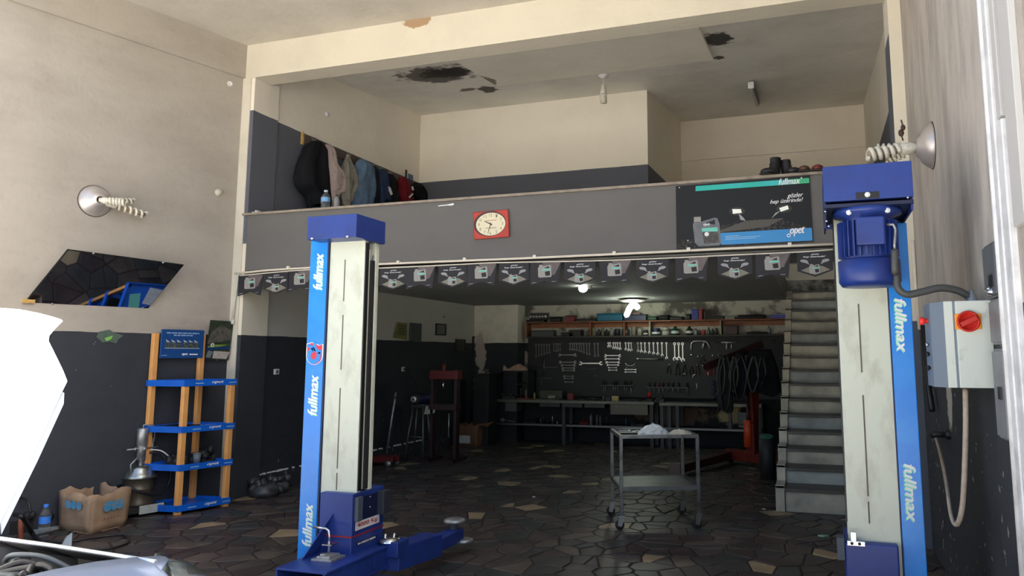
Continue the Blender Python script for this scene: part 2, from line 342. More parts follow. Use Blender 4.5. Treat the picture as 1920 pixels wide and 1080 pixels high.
# staircase along the right wall
st = bpy.data.objects.new('staircase', None); COL.objects.link(st); st['kind'] = 'structure'; WM[st] = Matrix.Translation((-.1, 8.54, 0)); st.location = (-.1, 8.54, 0)
m_ris = M('stair riser stone', (206, 200, 178), .55, dirt=(118, 116, 106), amt=.8, scale=2.5, lo=.35, hi=.7); m_trd = M('stair tread stone', (88, 84, 78), .5, dirt=(48, 46, 44), amt=.7, scale=4)
m_ris2 = M('grey riser stone', (170, 176, 168), .55, dirt=(106, 110, 106), amt=.8, scale=2.5, lo=.35, hi=.7)
ys = [921, 881, 844, 811, 779, 749, 720, 693.5, 668.5, 645, 622.5, 600.5, 580.6, 561, 544.8]
zprev = 0.0; zs = []
for k, y in enumerate(ys):
    Y = 8.54 + k * .37; q = PY(1585 - k * 3.3, y, Y); zs.append(q.z)
for k, z in enumerate(zs):
    Y = 8.54 + k * .37
    obj('riser_panel', MB().box((-.40, Y, zprev + (0 if k == 0 else .0)), (XR, Y + .03, z - .028)), m_ris if k % 3 != 1 else m_ris2, st)
    obj('tread', MB().box((-.42, Y - .03, z - .03), (XR, Y + .40, z)), m_trd, st, bevel=.004)
    obj('side_panel', MB().box((-.50, Y - .035, zprev - (.0 if k == 0 else .0)), (-.405, Y + .02, z + .035)).box((-.50, Y - .035, z - .0), (-.405, Y + .37, z + .03)), m_ris, st, bevel=.005)
    zprev = z
core = [(-.46, 8.58, 0)] + [p for k, z in enumerate(zs) for p in ((-.46, 8.58 + k * .37, z - .032), (-.46, 8.58 + (k + 1) * .37, z - .032))] + [(-.46, YBK, zs[-1] - .032), (-.46, YBK, 0)]
core = [c for c in core if c[1] <= YBK]
obj('stair_core', MB().prism(core, (XR + .46, 0, 0)), m_dark, st)

# ------------------------------------------------------------------ the two-post lift
YF, YR = 4.72, 4.91
LIFT_GREEN = M('lettering pale green', (150, 230, 190), .5)
def fullmax(parent, x, y, z0, z1, down, wd):
    """upright lettering on a panel facing -Y: reads upwards, or downwards when down"""
    if not down: org, vx, vy = (x + wd, y, z0), (0, 0, z1 - z0), (-wd, 0, 0)
    else: org, vx, vy = (x, y, z1), (0, 0, -(z1 - z0)), (wd, 0, 0)
    org = Vector(org); o2 = org + Vector((.006 if not down else -.006, .0012, -.006))
    text('fullmax', o2, vx, vy, LIFT_GREEN, parent, shear=.25, bold=.04)
    text('fullmax', org, vx, vy, m_print, parent, shear=.25, bold=.035)
def post(side):
    if side < 0:
        x0, x1 = -3.451, -3.15; p0, p1 = PY(583, 500, YF).x + .0, -3.465
        t = T('lift_post', 'left-hand lift post, pale enamel column with bright blue lettered panel and plain blue cap', 'car lift', (-3.3, 4.8, 0))
    else:
        x0, x1 = PY(1566, 480, YF).x, PY(1661, 480, YF).x; p0, p1 = x1 + .004, PY(1703, 480, YF).x
        t = T('lift_post', 'right-hand lift post with blue motor hanging from its cap beside the stairs', 'car lift', ((x0 + x1) / 2, 4.8, 0))
    ya, yb = YF, YR
    if side < 0: pts = [(x0, ya), (x1, ya), (x1, ya + .045), (x0 + .05, ya + .045), (x0 + .05, yb - .045), (x1, yb - .045), (x1, yb), (x0, yb)]
    else: pts = [(x0, ya), (x1, ya), (x1, yb), (x0, yb), (x0, yb - .045), (x1 - .05, yb - .045), (x1 - .05, ya + .045), (x0, ya + .045)]
    obj('column', MB().prism([(a, b, .02) for a, b in pts], (0, 0, 2.50)), m_lift, t, bevel=.004)
    s = side
    xi = x1 if s < 0 else x0
    obj('safety_strip', MB().box((min(xi, xi - s * .008), ya + .004, .70), (max(xi, xi - s * .008), ya + .044, 2.48)), m_black, t)
    obj('guide_rail', MB().box((min(xi + s * .04, xi + s * .02), ya + .05, .70), (max(xi + s * .04, xi + s * .02), ya + .10, 2.44)), m_lift, t)
    obj('slide_channel', MB().box((min(xi + s * .10, xi + s * .004), ya + .103, .70), (max(xi + s * .10, xi + s * .004), yb - .046, 2.36)), m_dark, t)
    obj('lift_cable', MB().tube([(xi + s * .012, ya + .128, .70), (xi + s * .012, ya + .128, 2.4)], .006, 6), m_steel, t)
    obj('base_plate', MB().box((x0 - .16, ya - .12, 0), (x1 + .16, yb + .25, .02)), m_blue, t)
    xm = PY(643, 600, YF).x if s < 0 else PY(1611, 600, YF).x
    for za, zb in ((2.05, 2.36), (1.55, 1.95), (.85, 1.42), (.70, .82)): obj('seam', MB().box((xm - .004, ya - .002, za), (xm + .004, ya + .001, zb)), M('seam shadow gap', (96, 90, 76), .7), t)
    obj('lettered_panel', MB().box((p0, ya - .012, .155), (p1, ya + .05, 2.53 if s < 0 else 2.42)), m_sky, t, bevel=.004)
    obj('panel_edge', MB().box((p1 - .004, ya - .008, .16), (p1 + .012, ya + .06, 2.5)) if s < 0 else MB().box((p0 - .008, ya - .006, .1), (p0 - .001, ya + .05, 2.4)), m_navy, t)
    obj('panel_foot', MB().box((p0 - .005, ya - .008, .02), (p1, ya + .05, .153)), m_lift, t)
    obj('foot_bolt', MB().lathe([(0, .012), (.012, .012), (.014, 0)], ((p0 + p1) / 2 + .03, ya - .008, .12), (0, -1, 0), 10), m_black, t)
    wd = (p1 - p0) * .52; xo = p0 + (p1 - p0) * .24; yt = ya - .0145
    if s < 0:
        for a, b in ((476, 543), (703, 778), (944, 1024)): fullmax(t, xo, yt, PY(590, b, ya).z, PY(590, a, ya).z, False, wd)
        # round shield emblem, red on blue with a white outline
        za, zb = PY(585, 684, ya).z, PY(585, 642, ya).z; W = (p1 - p0) * .96; xc = (p0 + p1) / 2; Hh = zb - za
        def sh(k, y):
            pts = [(xc - W / 2 * k, y, zb - Hh * .06), (xc - W * .2 * k, y, zb), (xc + W * .1 * k, y, zb - Hh * .06), (xc + W * .25 * k, y, zb - Hh * .13), (xc + W / 2 * k, y, zb - Hh * .08)]
            pts += [(xc + W / 2 * k * math.cos(a), y, za + Hh * .42 - Hh * .42 * k * math.sin(a)) for a in [math.pi * i / 12 for i in range(13)]]; return pts
        e = obj('emblem', MB().prism(sh(1, ya - .0145), (0, .002, 0)), m_print, t); obj('emblem_field', MB().prism([(a, b, c - .004) for a, b, c in sh(.9, ya - .0155)], (0, .001, 0)), M('emblem red', (205, 45, 62), .5), e)
        arc = lambda cx, cz_, r, a0, a1, wd_: [(cx + (r + wd_) * math.cos(math.radians(a)), ya - .0165, cz_ + (r + wd_) * math.sin(math.radians(a)) * 1.0) for a in np.linspace(a0, a1, 14)] + [(cx + (r - wd_) * math.cos(math.radians(a)), ya - .0165, cz_ + (r - wd_) * math.sin(math.radians(a))) for a in np.linspace(a1, a0, 14)]
        mb = MB().prism(arc(xc - .005, za + Hh * .40, W * .30, 100, 390, .017), (0, .001, 0)).prism(arc(xc - .07, za + Hh * .40, W * .52, 25, 88, .012), (0, .001, 0)).prism(arc(xc + .045, za + Hh * .86, W * .32, 150, 290, .014), (0, .001, 0))
        obj('emblem_swirl', mb, m_sky, e)
    else:
        for a, b in ((560, 660), (869, 976)): fullmax(t, xo, yt, PY(1690, b, ya).z, PY(1690, a, ya).z, True, wd)
    # carriage with yoke and arms
    X0, X1 = (PY(597, 1000, 4.66).x, max(PY(661, 930, 4.66).x, x1 + .012)) if s < 0 else (PY(1586, 1040, 4.66).x, PY(1690, 1040, 4.66).x - .012)
    yb2 = 5.06; zt = .69 if s < 0 else .60
    c = obj('carriage', MB().box((X0, 4.66, .12), (X1 + (.0 if s > 0 else .0), yb2, zt)), m_blue, t, bevel=.008)
    return t, X0, X1, zt, yb2, c
lp, X0, X1, ZT, YB2, car_ = post(-1)
obj('red_line', MB().box((X0 - .001, 4.657, .395), (X1 + .002, YB2 + .001, .405)), m_red, car_)
# cap of the left post
cx0, cx1 = PY(577, 403, 4.55).x, PY(669, 403, 4.55).x
obj('cap', MB().box((cx0, 4.55, 2.495), (cx1, 4.93, 2.665)), m_blue, lp, bevel=.003)
for bx in (cx0 + .05, cx1 - .07): obj('cap_bolt', MB().lathe([(0, .008), (.009, .008), (.011, 0)], (bx, 4.548, 2.50), (0, -1, 0), 8), m_chrome, lp)
# plates, sticker and pads on the inner face of the carriage (facing +X)
xs = X1 + .002
obj('stop_pad', MB().box((xs - .002, 4.68, .50), (xs + .03, 4.74, .665)), M('slate pad', (70, 78, 88), .6), lp, bevel=.004)
obj('stop_pad', MB().box((xs - .002, 4.96, .50), (xs + .06, 5.05, .665)), M('slate pad dark', (40, 46, 54), .6), lp, bevel=.004)
obj('back_plate', MB().box((xs - .002, 4.74, .50), (xs + .006, 4.96, .655)), m_navy, lp)
for zz in (.64, .57): obj('plate_screw', MB().ball((xs + .008, 4.86, zz), .006, 8), m_chrome, lp)
o = obj('capacity_sticker', MB().box((xs - .001, 4.70, .435), (xs + .002, 5.00, .492)), M('sticker white', (226, 216, 216), .4), lp, label='white sticker reading 4000 Kg')
text('4000 Kg.', (xs + .003, 4.72, .445), (0, .26, 0), (0, 0, .037), m_red, o, bold=.03)
o = obj('maker_plate', MB().box((xs - .001, 4.72, .328), (xs + .0015, 4.97, .352)), m_navy, lp)
for k in range(11): obj('faint_lettering', MB().box((xs + .0015, 4.735 + k * .021, .334), (xs + .0025, 4.735 + k * .021 + random.uniform(.008, .015), .346)), m_print, o)
# yoke and rear arm of the left post
yk = obj('arm_yoke', MB().box((-3.42, 4.24, .13), (-3.03, 5.06, .145)).box((-3.42, 4.24, .27), (-3.03, 5.06, .285)).box((-3.42, 4.24, .14), (-3.405, 5.06, .275)).box((-3.06, 4.24, .14), (-3.045, 5.06, .275)), m_blue, lp, bevel=.003)
for y0_, y1_ in ((4.42, 4.46), (4.80, 4.84), (5.02, 5.06)): obj('yoke_rib', MB().box((-3.046, y0_, .135), (-3.034, y1_, .275)), m_blue, yk)
obj('yoke_gusset', MB().prism([(-3.40, 4.655, .28), (-3.385, 4.45, .285), (-3.30, 4.655, .55)], (.008, 0, 0)), m_blue, lp)
am = obj('swing_arm', MB().prism([(-3.10, 4.98, .10), (-2.96, 5.00, .10), (-2.90, 5.55, .08), (-3.08, 5.55, .08)], (0, 0, .17)).prism([(-3.09, 4.96, .20), (-2.95, 4.96, .20), (-2.95, 5.12, .20), (-3.09, 5.12, .20)], (0, 0, .11)), m_blue, lp, bevel=.006)
obj('arm_extension', MB().box((-3.055, 5.54, .10), (-2.925, 5.98, .20)), m_blue, am, bevel=.004)
obj('lift_pad', MB().lathe([(0, .0), (.035, .0), (.035, .05), (.09, .055), (.09, .075), (.07, .085), (0, .085)], (-2.99, 5.93, .20), n=18), m_steel, am)
obj('lift_pad', MB().lathe([(0, .0), (.08, 0), (.08, .02), (.05, .03), (0, .03)], (-2.93, 5.99, .085), n=18), m_steel, am)
obj('arm_hinge', MB().lathe([(0, .03), (.03, .03), (.075, .022), (.08, 0)], (-3.06, 5.02, .30), n=18).lathe([(0, .03), (.012, .03), (.012, 0)], (-3.08, 5.0, .325), n=8).lathe([(0, .03), (.012, .03), (.012, 0)], (-3.03, 5.04, .325), n=8), m_chrome, lp)
lk = obj('arm_lock', MB().box((-3.30, 4.44, .285), (-3.14, 4.60, .30)).box((-3.27, 4.46, .30), (-3.17, 4.58, .315)).lathe([(0, .012), (.022, .012), (.022, 0)], (-3.24, 4.49, .315), n=6), m_steel, lp, bevel=.002)
obj('release_rod', MB().tube([(-3.24, 4.55, .31), (-3.24, 4.55, .43), (-3.245, 4.55, .46), (-3.27, 4.55, .475), (-3.37, 4.55, .478)], .009, 8).box((-3.275, 4.52, .37), (-3.20, 4.60, .378)), m_chrome, lk)
# right post: cap, motor, carriage bracket
rp, X0, X1, ZT, YB2, car_ = post(1)
c0, c1 = PY(1542, 313, 4.36).x, PY(1709, 300, 4.36).x
cp = obj('cap', MB().box((c0, 4.36, 2.505), (c1, 4.40, 2.705)).box((c0, 4.40, 2.685), (c1, 4.95, 2.705)).box((c0, 4.40, 2.44), (c0 + .012, 4.95, 2.69)).box((c1 - .012, 4.40, 2.44), (c1, 4.95, 2.69)).box((c0, 4.93, 2.44), (c1, 4.95, 2.69)), m_blue, rp, bevel=.003)
obj('mounting_plate', MB().box((c0, 4.37, 2.47), (c1, 4.95, 2.49)).box((c0 - .004, 4.40, 2.36), (c0 + .006, 4.62, 2.49)), m_navy, rp)
xm = PY(1626, 420, 4.5).x; ym = 4.53; R = .166
obj('slot_plate', MB().box((xm - .06, 4.356, 2.508), (xm + .06, 4.362, 2.545)), m_black, cp)
for bx, bz, r in ((xm, 2.53, .016),): obj('cap_bolt', MB().lathe([(0, .012), (r * .8, .012), (r, 0)], (bx, 4.357, bz), (0, -1, 0), 8), m_white, cp)
mt = obj('motor', MB().lathe([(0, 2.47), (R * 1.12, 2.47), (R * 1.12, 2.44), (R * .78, 2.42), (R * .84, 2.39), (R * .84, 2.12)], (xm, ym, 0), n=28), m_blue, rp, label='dark blue electric motor with ribbed body')
fan = obj('fan_cover', MB().lathe([(R * .84, 2.19), (R, 2.18), (R * 1.0, 2.06), (R * .9, 2.035), (R * .3, 2.03), (0, 2.03)], (xm, ym, 0), n=32), m_blue, mt)
for k in range(30):
    a = 2 * math.pi * k / 30; ca, sa = math.cos(a), math.sin(a); Mx = Matrix.Translation((xm, ym, 0)) @ Matrix.Rotation(a, 4, 'Z')
    obj('cooling_fin', MB().box((R * .80, -.004, 2.20), (R * .98, .004, 2.40), Mx), m_blue, mt)
obj('terminal_box', MB().box((xm - .07, ym - R * 1.32, 2.245), (xm + .075, ym - R * .8, 2.40)), m_blue, mt, bevel=.008)
for sx_ in (-1, 1): obj('motor_bolt', MB().lathe([(0, .012), (.014, .010), (.016, 0)], (xm + sx_ * .10, ym - R * .9, 2.44), (0, -1, 0), 8), m_white, mt)
for k, (bx, bz) in enumerate(((c0 + .006, 2.455), (c0 + .01, 2.40), (c0 + .02, 2.37), (c1 - .03, 2.50))): obj('bracket_bolt', MB().ball((bx, 4.395 if k < 3 else 4.356, bz), .008, 8), m_chrome, rp)
obj('cable_gland', MB().tube([(xm + .09, ym - R * .9, 2.36), (xm + .125, ym - R * .9, 2.36), (xm + .135, ym - R * .9, 2.33), (xm + .125, ym - R * .9, 2.25), (xm + .125, ym - R * .9, 2.22)], .008, 8), m_steel, mt)
obj('carriage_lock', MB().box((X0 - .045, 4.66, .50), (X0 - .004, 4.76, .62)), M('slate pad', (70, 78, 88), .6), rp, bevel=.003)
obj('latch_plate', MB().box((X0 + .01, 4.650, .585), (X0 + .105, 4.658, .612)).box((X0 + .03, 4.65, .61), (X0 + .06, 4.658, .66)), m_chrome, rp, bevel=.002)
for k in (0, 1): obj('latch_bolt', MB().lathe([(0, .006), (.008, .006), (.009, 0)], (X0 + .035 + k * .04, 4.650, .599), (0, -1, 0), 8), m_black, rp)
# motor cable to the switch cabinet
YC = 4.35
gx = PY(1822, 556, YC + .12)
pth = [(xm + .125, ym - R * .9, 2.22), (xm + .12, ym - R * .9, 2.10), PY(1680, 505, 4.42), PY(1683, 538, 4.42), PY(1700, 552, 4.42), PY(1730, 547, 4.43), PY(1762, 540, 4.44), PY(1793, 544, 4.46), PY(1815, 555, YC + .12), gx + Vector((0, 0, -.015))]
def smooth(p, k=5):
    p = [Vector(q) for q in p]; out = []
    for i in range(len(p) - 1):
        a, b, c, d = p[max(i - 1, 0)], p[i], p[i + 1], p[min(i + 2, len(p) - 1)]
        for j in range(k):
            t = j / k; out.append(.5 * ((2 * b) + (c - a) * t + (2 * a - 5 * b + 4 * c - d) * t * t + (3 * b - a - 3 * c + d) * t ** 3))
    return out + [p[-1]]
put('motor_cable', MB().tube(smooth(pth), .020, 10), M('grey cable sheath', (72, 72, 70), .5), 'thick grey flexible cable looping from the lift motor to the control box', 'cable')

# control box on the right wall
bl, br = PY(1779, 727, YC), PY(1868, 727, YC); tl = PY(1761, 565, YC); zb, zt = bl.z, PY(1860, 563, YC).z
xr_ = XO - .004; xl = bl.x
cb = T('control_box', 'pale grey electrical control box with red rotary switch on right wall', 'control box', ((xl + xr_) / 2, YC + .2, zb))
obj('housing', MB().prism([(xl + .045, YC + .006, zb), (xr_, YC + .006, zb), (xr_, YC + .33, zb), (xl - .055, YC + .33, zb), (xl - .055, YC + .10, zb), (xl, YC + .006, zb)], (0, 0, zt - zb)), M('box side enamel', (120, 132, 146), .45), cb, bevel=.003)
obj('frame_strip', MB().box((xl, YC, zb), (xl + .042, YC + .01, zt)), M('cabinet enamel', (206, 212, 202), .4, dirt=(150, 146, 130), amt=.4, scale=9, lo=.6, hi=.72), cb, bevel=.002)
dr = obj('cabinet_door', MB().box((xl + .053, YC - .012, zb), (xr_ - .0, YC + .006, zt)), MATS['cabinet enamel'], cb, bevel=.004)
sx, sz = PY(1814, 603, YC).x, PY(1814, 603, YC).z
sw = obj('rotary_switch', MB().box((sx - .062, YC - .020, sz - .040), (sx + .062, YC - .012, sz + .040)), M('switch yellow', (240, 150, 30), .45), cb, bevel=.003)
obj('switch_ring', MB().lathe([(.034, 0), (.055, 0), (.055, .012), (.046, .014), (.044, .006), (0, .006)], (sx, YC - .020, sz), (0, -1, 0), 24), M('switch red', (196, 40, 30), .4), sw)
Mx = Matrix.Translation((sx, YC - .03, sz)) @ Matrix.Rotation(math.radians(-25), 4, 'Y')
obj('switch_handle', MB().box((-.042, -.022, -.013), (.042, .004, .013), Mx), MATS['switch red'], sw, bevel=.003)
def btn(px, py, mat, r, dp, nm='push_button'):
    p = PY(px, py, YC + .16)
    return obj(nm, MB().lathe([(0, dp), (r * .8, dp), (r, dp * .8), (r, dp * .5), (r * .55, dp * .45), (r * .6, 0)], (xl - .052, YC + .2, p.z), (-1, 0, 0), 16), mat, cb)
btn(1752, 601, M('button red', (255, 60, 50), .4), .022, .045, 'red_button')
for py in (646, 664, 690): btn(1757, py, m_chrome if py == 646 else m_black, .014, .02)
obj('cable_gland', MB().lathe([(.030, 0), (.030, .02), (.022, .025), (.022, .04), (.014, .045), (.014, .065), (0, .065)], (gx.x, YC + .12, zt), n=12), m_steel, cb)
lo = smooth([PY(1810, 729, YC + .1), PY(1811, 800, YC + .1), PY(1808, 900, YC + .12), PY(1803, 960, YC + .15), PY(1793, 984, YC + .2), PY(1783, 965, YC + .3), PY(1774, 905, YC + .5), PY(1763, 850, YC + .8), PX(1755, 821, XO - .03)])
put('power_cable', MB().tube(lo, [.0145] * (len(lo) // 2) + [.011] * (len(lo) - len(lo) // 2), 8), M('beige cable sheath', (176, 162, 146), .6, dirt=(120, 100, 84), scale=20), 'beige cable hanging in a loop below the grey control box', 'cable')
put('wall_pipe_stub', MB().tube([PX(1782, 815, XO), PX(1782, 815, XO) + Vector((-.09, 0, 0)), PX(1782, 815, XO) + Vector((-.12, .02, -.01))], .022, 10).lathe([(.034, 0), (.034, .03), (.02, .035)], PX(1782, 815, XO), (-1, 0, 0), 10), m_black, 'short black pipe stub on the dark right wall behind the cable loop', 'pipe')
# steel cabinets beside the entrance
m_cab = M('cabinet grey', (128, 130, 132), .5, dirt=(90, 92, 94), scale=5); m_cab2 = M('cabinet dark grey', (92, 96, 100), .5)
def flatbox(name, label, cat, ya, yb_, za, zb_, mat, th=.05, door=True):
    t = T(name, label, cat, (XO, (ya + yb_) / 2, za)); obj('housing', MB().box((XO - th, ya, za), (XO, yb_, zb_)), mat, t, bevel=.003)
    obj('cabinet_door', MB().box((XO - th - .012, ya + .012, za + .012), (XO - th, yb_ - .012, zb_ - .012)), mat, t, bevel=.003)
    return t
ya = PX(1890, 461, XO).y; yz = PX(1858, 520, XO).y
t = flatbox('meter_cabinet', 'dark grey steel meter cabinet with key lock, highest by the white jamb', 'cabinet', 4.0, 4.28, PX(1870, 560, XO).z, 2.20, m_cab2, .03)
obj('viewing_window', MB().box((XO - .046, 4.06, 1.98), (XO - .040, 4.15, 2.04)), m_black, t); obj('lock_hasp', MB().lathe([(.0, .02), (.02, .02), (.024, 0)], (XO - .042, 4.12, 1.96), (-1, 0, 0), 10).tube([(XO - .06, 4.12, 1.96), (XO - .075, 4.08, 1.965), (XO - .06, 4.05, 1.97)], .006, 6), m_chrome, t)
t = flatbox('meter_cabinet', 'light grey steel wall cabinet, middle one by the white jamb', 'cabinet', 3.98, 4.22, 1.70, PX(1872, 562, XO).z, m_cab, .03)
t = flatbox('meter_cabinet', 'light grey steel wall cabinet with black socket, lowest by white jamb', 'cabinet', 3.96, 4.20, 1.25, 1.68, m_cab, .035)
obj('socket', MB().box((XO - .055, 4.02, 1.44), (XO - .045, 4.08, 1.50)), m_black, t, bevel=.003)
# entrance jamb
j = bpy.data.objects.new('door_1', None); COL.objects.link(j); j['kind'] = 'structure'; WM[j] = Matrix.Translation((XO, 3.9, 0)); j.location = (XO, 3.9, 0)
m_jw = M('jamb white enamel', (236, 236, 236), .45, dirt=(170, 168, 166), amt=.5, scale=6)
obj('jamb_post', MB().box((XO - .035, 3.85, 0), (XO + .01, 3.93, 5.5)), m_jw, j, bevel=.006); obj('jamb_pipe', MB().tube([(XO - .02, 3.975, 0), (XO - .02, 3.975, 5.4)], .022, 10), m_jw, j)
obj('jamb_post', MB().box((XO - .03, 3.73, 0), (XO + .01, 3.835, 2.72)), m_jw, j, bevel=.006)
obj('shutter_rail', MB().box((XO - .012, 3.66, 2.74), (XO + .005, 3.71, 5.4)), M('rail grime', (110, 108, 102), .7, dirt=(50, 48, 44), scale=9), j, bevel=.004); obj('rail_cheek', MB().box((XO - .03, 3.72, 2.73), (XO + .0, 3.80, 5.4)).box((XO - .03, 3.47, 2.2), (XO, 3.65, 5.4)), M('rail cheek grey', (206, 204, 200), .5), j, bevel=.003)

# round lamps with spiral bulbs on both walls
def lamp(name, label, c, n, r, bulbs, off=True):
    c = Vector(c); n = Vector(n); t = T(name, label, 'lamp', c)
    obj('reflector', MB().lathe([(r * .22, .115), (r * .42, .108), (r * .5, .085), (r * .72, .07), (r * .95, .02), (r, .0), (r * .96, -.004), (r * .2, -.004)], c, n, 36), M('lamp dish metal', (205, 198, 194), .35, .6), t)
    obj('rim', MB().lathe([(r, .006), (r * 1.02, 0), (r, -.008)], c, n, 36), M('rim grime', (70, 60, 56), .6), t)
    for (d, ln, rr) in bulbs: spiral(t, c + n * .09, Vector(d).normalized(), ln, rr)
    return t
m_cfl = M('spiral tube glass', (226, 222, 206), .35, dirt=(150, 130, 100), scale=30, amt=.4); m_brown = M('tube gap brown', (150, 132, 108), .7)
def spiral(t, p, d, ln, rr, mat=None):
    b = obj('spiral_bulb', MB().lathe([(rr * .62, 0), (rr * .7, ln * .10), (rr * .9, ln * .16), (rr * .9, ln * .34), (rr * .5, ln * .38), (0, ln * .38)], p, d, 14), m_cfl, t)
    a = d.orthogonal().normalized(); e = d.cross(a); pts = []
    for k in range(61):
        th = k / 60 * 2 * math.pi * 5; pts.append(p + d * (ln * (.38 + .6 * k / 60)) + (a * math.cos(th) + e * math.sin(th)) * rr * .78)
    obj('glass_tube', MB().tube(pts, rr * .34, 6), mat or m_cfl, b); obj('inner_shadow_core', MB().lathe([(rr * .55, ln * .38), (rr * .55, ln * .96), (0, ln * .98)], p, d, 10), m_brown, b)
lc = PL(178, 377)
lamp('wall_lamp', 'round wall lamp with three spiral bulbs on left wall above the mirror', lc, LWN, .165, [((.55, .45, -.03), .24, .040), ((.35, .9, .12), .34, .032), ((.35, .95, -.20), .48, .040)])
rc = PX(1748, 273, XO)
lamp('wall_lamp', 'round wall lamp with spiral bulbs on right wall above the lift motor', rc, (-1, 0, 0), .175, [((-1, -.12, -.12), .38, .05), ((-1, .3, .12), .32, .034), ((-1, .1, -.35), .25, .036)])
cl = [rc + Vector((-.19, .05, .07)), rc + Vector((-.20, .05, .13)), rc + Vector((-.185, .05, .17)), rc + Vector((-.195, .05, .23))]
put('lamp_wire', MB().tube(smooth(cl), .006, 6).ball(cl[1], (.022, .02, .03), 8).ball(cl[2], (.018, .018, .025), 8), M('wire brown', (74, 50, 44), .7), 'taped brown wire ends hanging above the right wall lamp', 'wire')
p = PL(431, 157); put('wall_hole_cover', MB().lathe([(.0, .004), (.022, .004), (.03, .012), (.034, .0)], p, LWN, 14), m_jw, 'small white cable outlet at top right of the left wall', 'cable outlet')
p = PL(409, 361); put('junction_cover', MB().ball(p, (.045, .045, .045), 12), M('painted plaster lump', (206, 197, 182), .7), 'cream painted round lump on left wall near the pillar', 'junction cover')

# mirror leaning out from the left wall
A, B = PL(47, 567), PL(278, 578)
def lean(px, py, q):
    rr_ = ray(px, py); Mt = np.array([rr_, -np.array(LWN), -np.array((0, 0, 1.))]).T; return np.linalg.solve(Mt, np.array(q) - EYE)[0]
C_ = Vector(EYE + ray(127, 468) * lean(127, 468, A) * 1.05); D_ = PN(345, 497, A, (B - A).cross(C_ - A).normalized())
tilt = (B - A).cross(C_ - A).normalized(); tilt = tilt if tilt.dot(LWN) > 0 else -tilt
t = T('wall_mirror', 'large frameless mirror leaning out from left wall and reflecting the paving', 'mirror', (A + B) / 2)
obj('backing_board', MB().prism([A - tilt * .012, B - tilt * .012, D_ - tilt * .012, C_ - tilt * .012], tilt * .010), m_black, t)
obj('mirror_glass', MB().prism([A + (D_ - A) * .006, B + (C_ - B) * .006, D_ + (A - D_) * .006, C_ + (B - C_) * .006], tilt * .004), M('mirror silver', (200, 208, 222), .03, 1.0), t)
for q in (C_ * .8 + D_ * .2, C_ * .2 + D_ * .8, A * .8 + B * .2, A * .05 + B * .95): obj('mirror_clip', MB().ball(q + tilt * .004, .012, 8), m_steel, t)
q = PL(42, 564, .01); put('wooden_block', MB().box((-.0, -.02, -.02), (.10, .03, .018), Matrix.Translation(q) @ Matrix.Rotation(math.atan2(LWD.y, LWD.x), 4, 'Z')), M('raw pine', (196, 160, 92), .7, dirt=(120, 90, 50), scale=20), 'small pine block under the left end of the leaning mirror', 'wooden block')
# torn sticker remains and posters on the wall
q = [(185, 622), (205, 618), (214, 624), (232, 629), (222, 636), (218, 644), (205, 640), (192, 642), (181, 632)]
mb = MB().prism([PL(a, b, .004) for a, b in q], LWN * .002); o = put('torn_sticker', mb, M('faded green foil', (86, 104, 92), .5, dirt=(62, 76, 80), scale=25), 'torn green sticker remains on dark wall below the mirror', 'sticker')
obj('green_scrap', MB().prism([PL(a, b, .007) for a, b in ((196, 634), (212, 629), (208, 636), (200, 640))], LWN * .002), M('bright green foil', (130, 190, 90), .5), o)
q = [PL(394, 600, .05), PL(438, 603, .05), PL(427, 676, .05), PL(383, 673, .05)]
t = T('garden_poster', 'tall dark green poster propped on wall beside the rack banner', 'poster', q[3]); po = lambda u, v, k=0: q[3] * (1 - u) * (1 - v) + q[2] * u * (1 - v) + q[1] * u * v + q[0] * (1 - u) * v + LWN * (.004 + k * .002)
def pq(nm, uv, mat, k=1): return obj(nm, MB().poly([po(a, b, k) for a, b in uv]), mat, t)
obj('poster_sheet', MB().prism([po(0, 0), po(1, 0), po(1, 1), po(0, 1)], LWN * .004), M('poster foliage', (54, 62, 50), .3, dirt=(24, 34, 26), scale=22, amt=.9), t)
pq('picture_hill', [(0, .38), (.3, .42), (.95, .52), (.95, .75), (.5, .9), (.1, .7)], M('poster rock', (92, 88, 80), .4, dirt=(40, 44, 40), scale=30, amt=.9), 4)
pq('picture_lawn', [(.02, .32), (.3, .38), (.9, .40), (.6, .34), (.05, .28)], M('poster lawn', (110, 140, 60), .4), 5); pq('picture_band', [(0, .22), (1, .30), (1, .36), (0, .29)], M('poster blue band', (24, 60, 110), .3), 5)
pq('picture_sheet', [(.3, .03), (.9, .03), (1.0, .22), (.32, .22)], M('poster paper', (178, 170, 162), .5, dirt=(140, 120, 116), scale=30), 5); pq('picture_sheet', [(.02, .04), (.2, .04), (.3, .2), (.08, .22)], M('poster grey card', (110, 120, 122), .5), 5)
obj('picture_wheel', MB().lathe([(.012, 0), (.022, .001), (.022, .0), (.012, .0)], po(.22, .36, 7), LWN, 16), m_print, t)

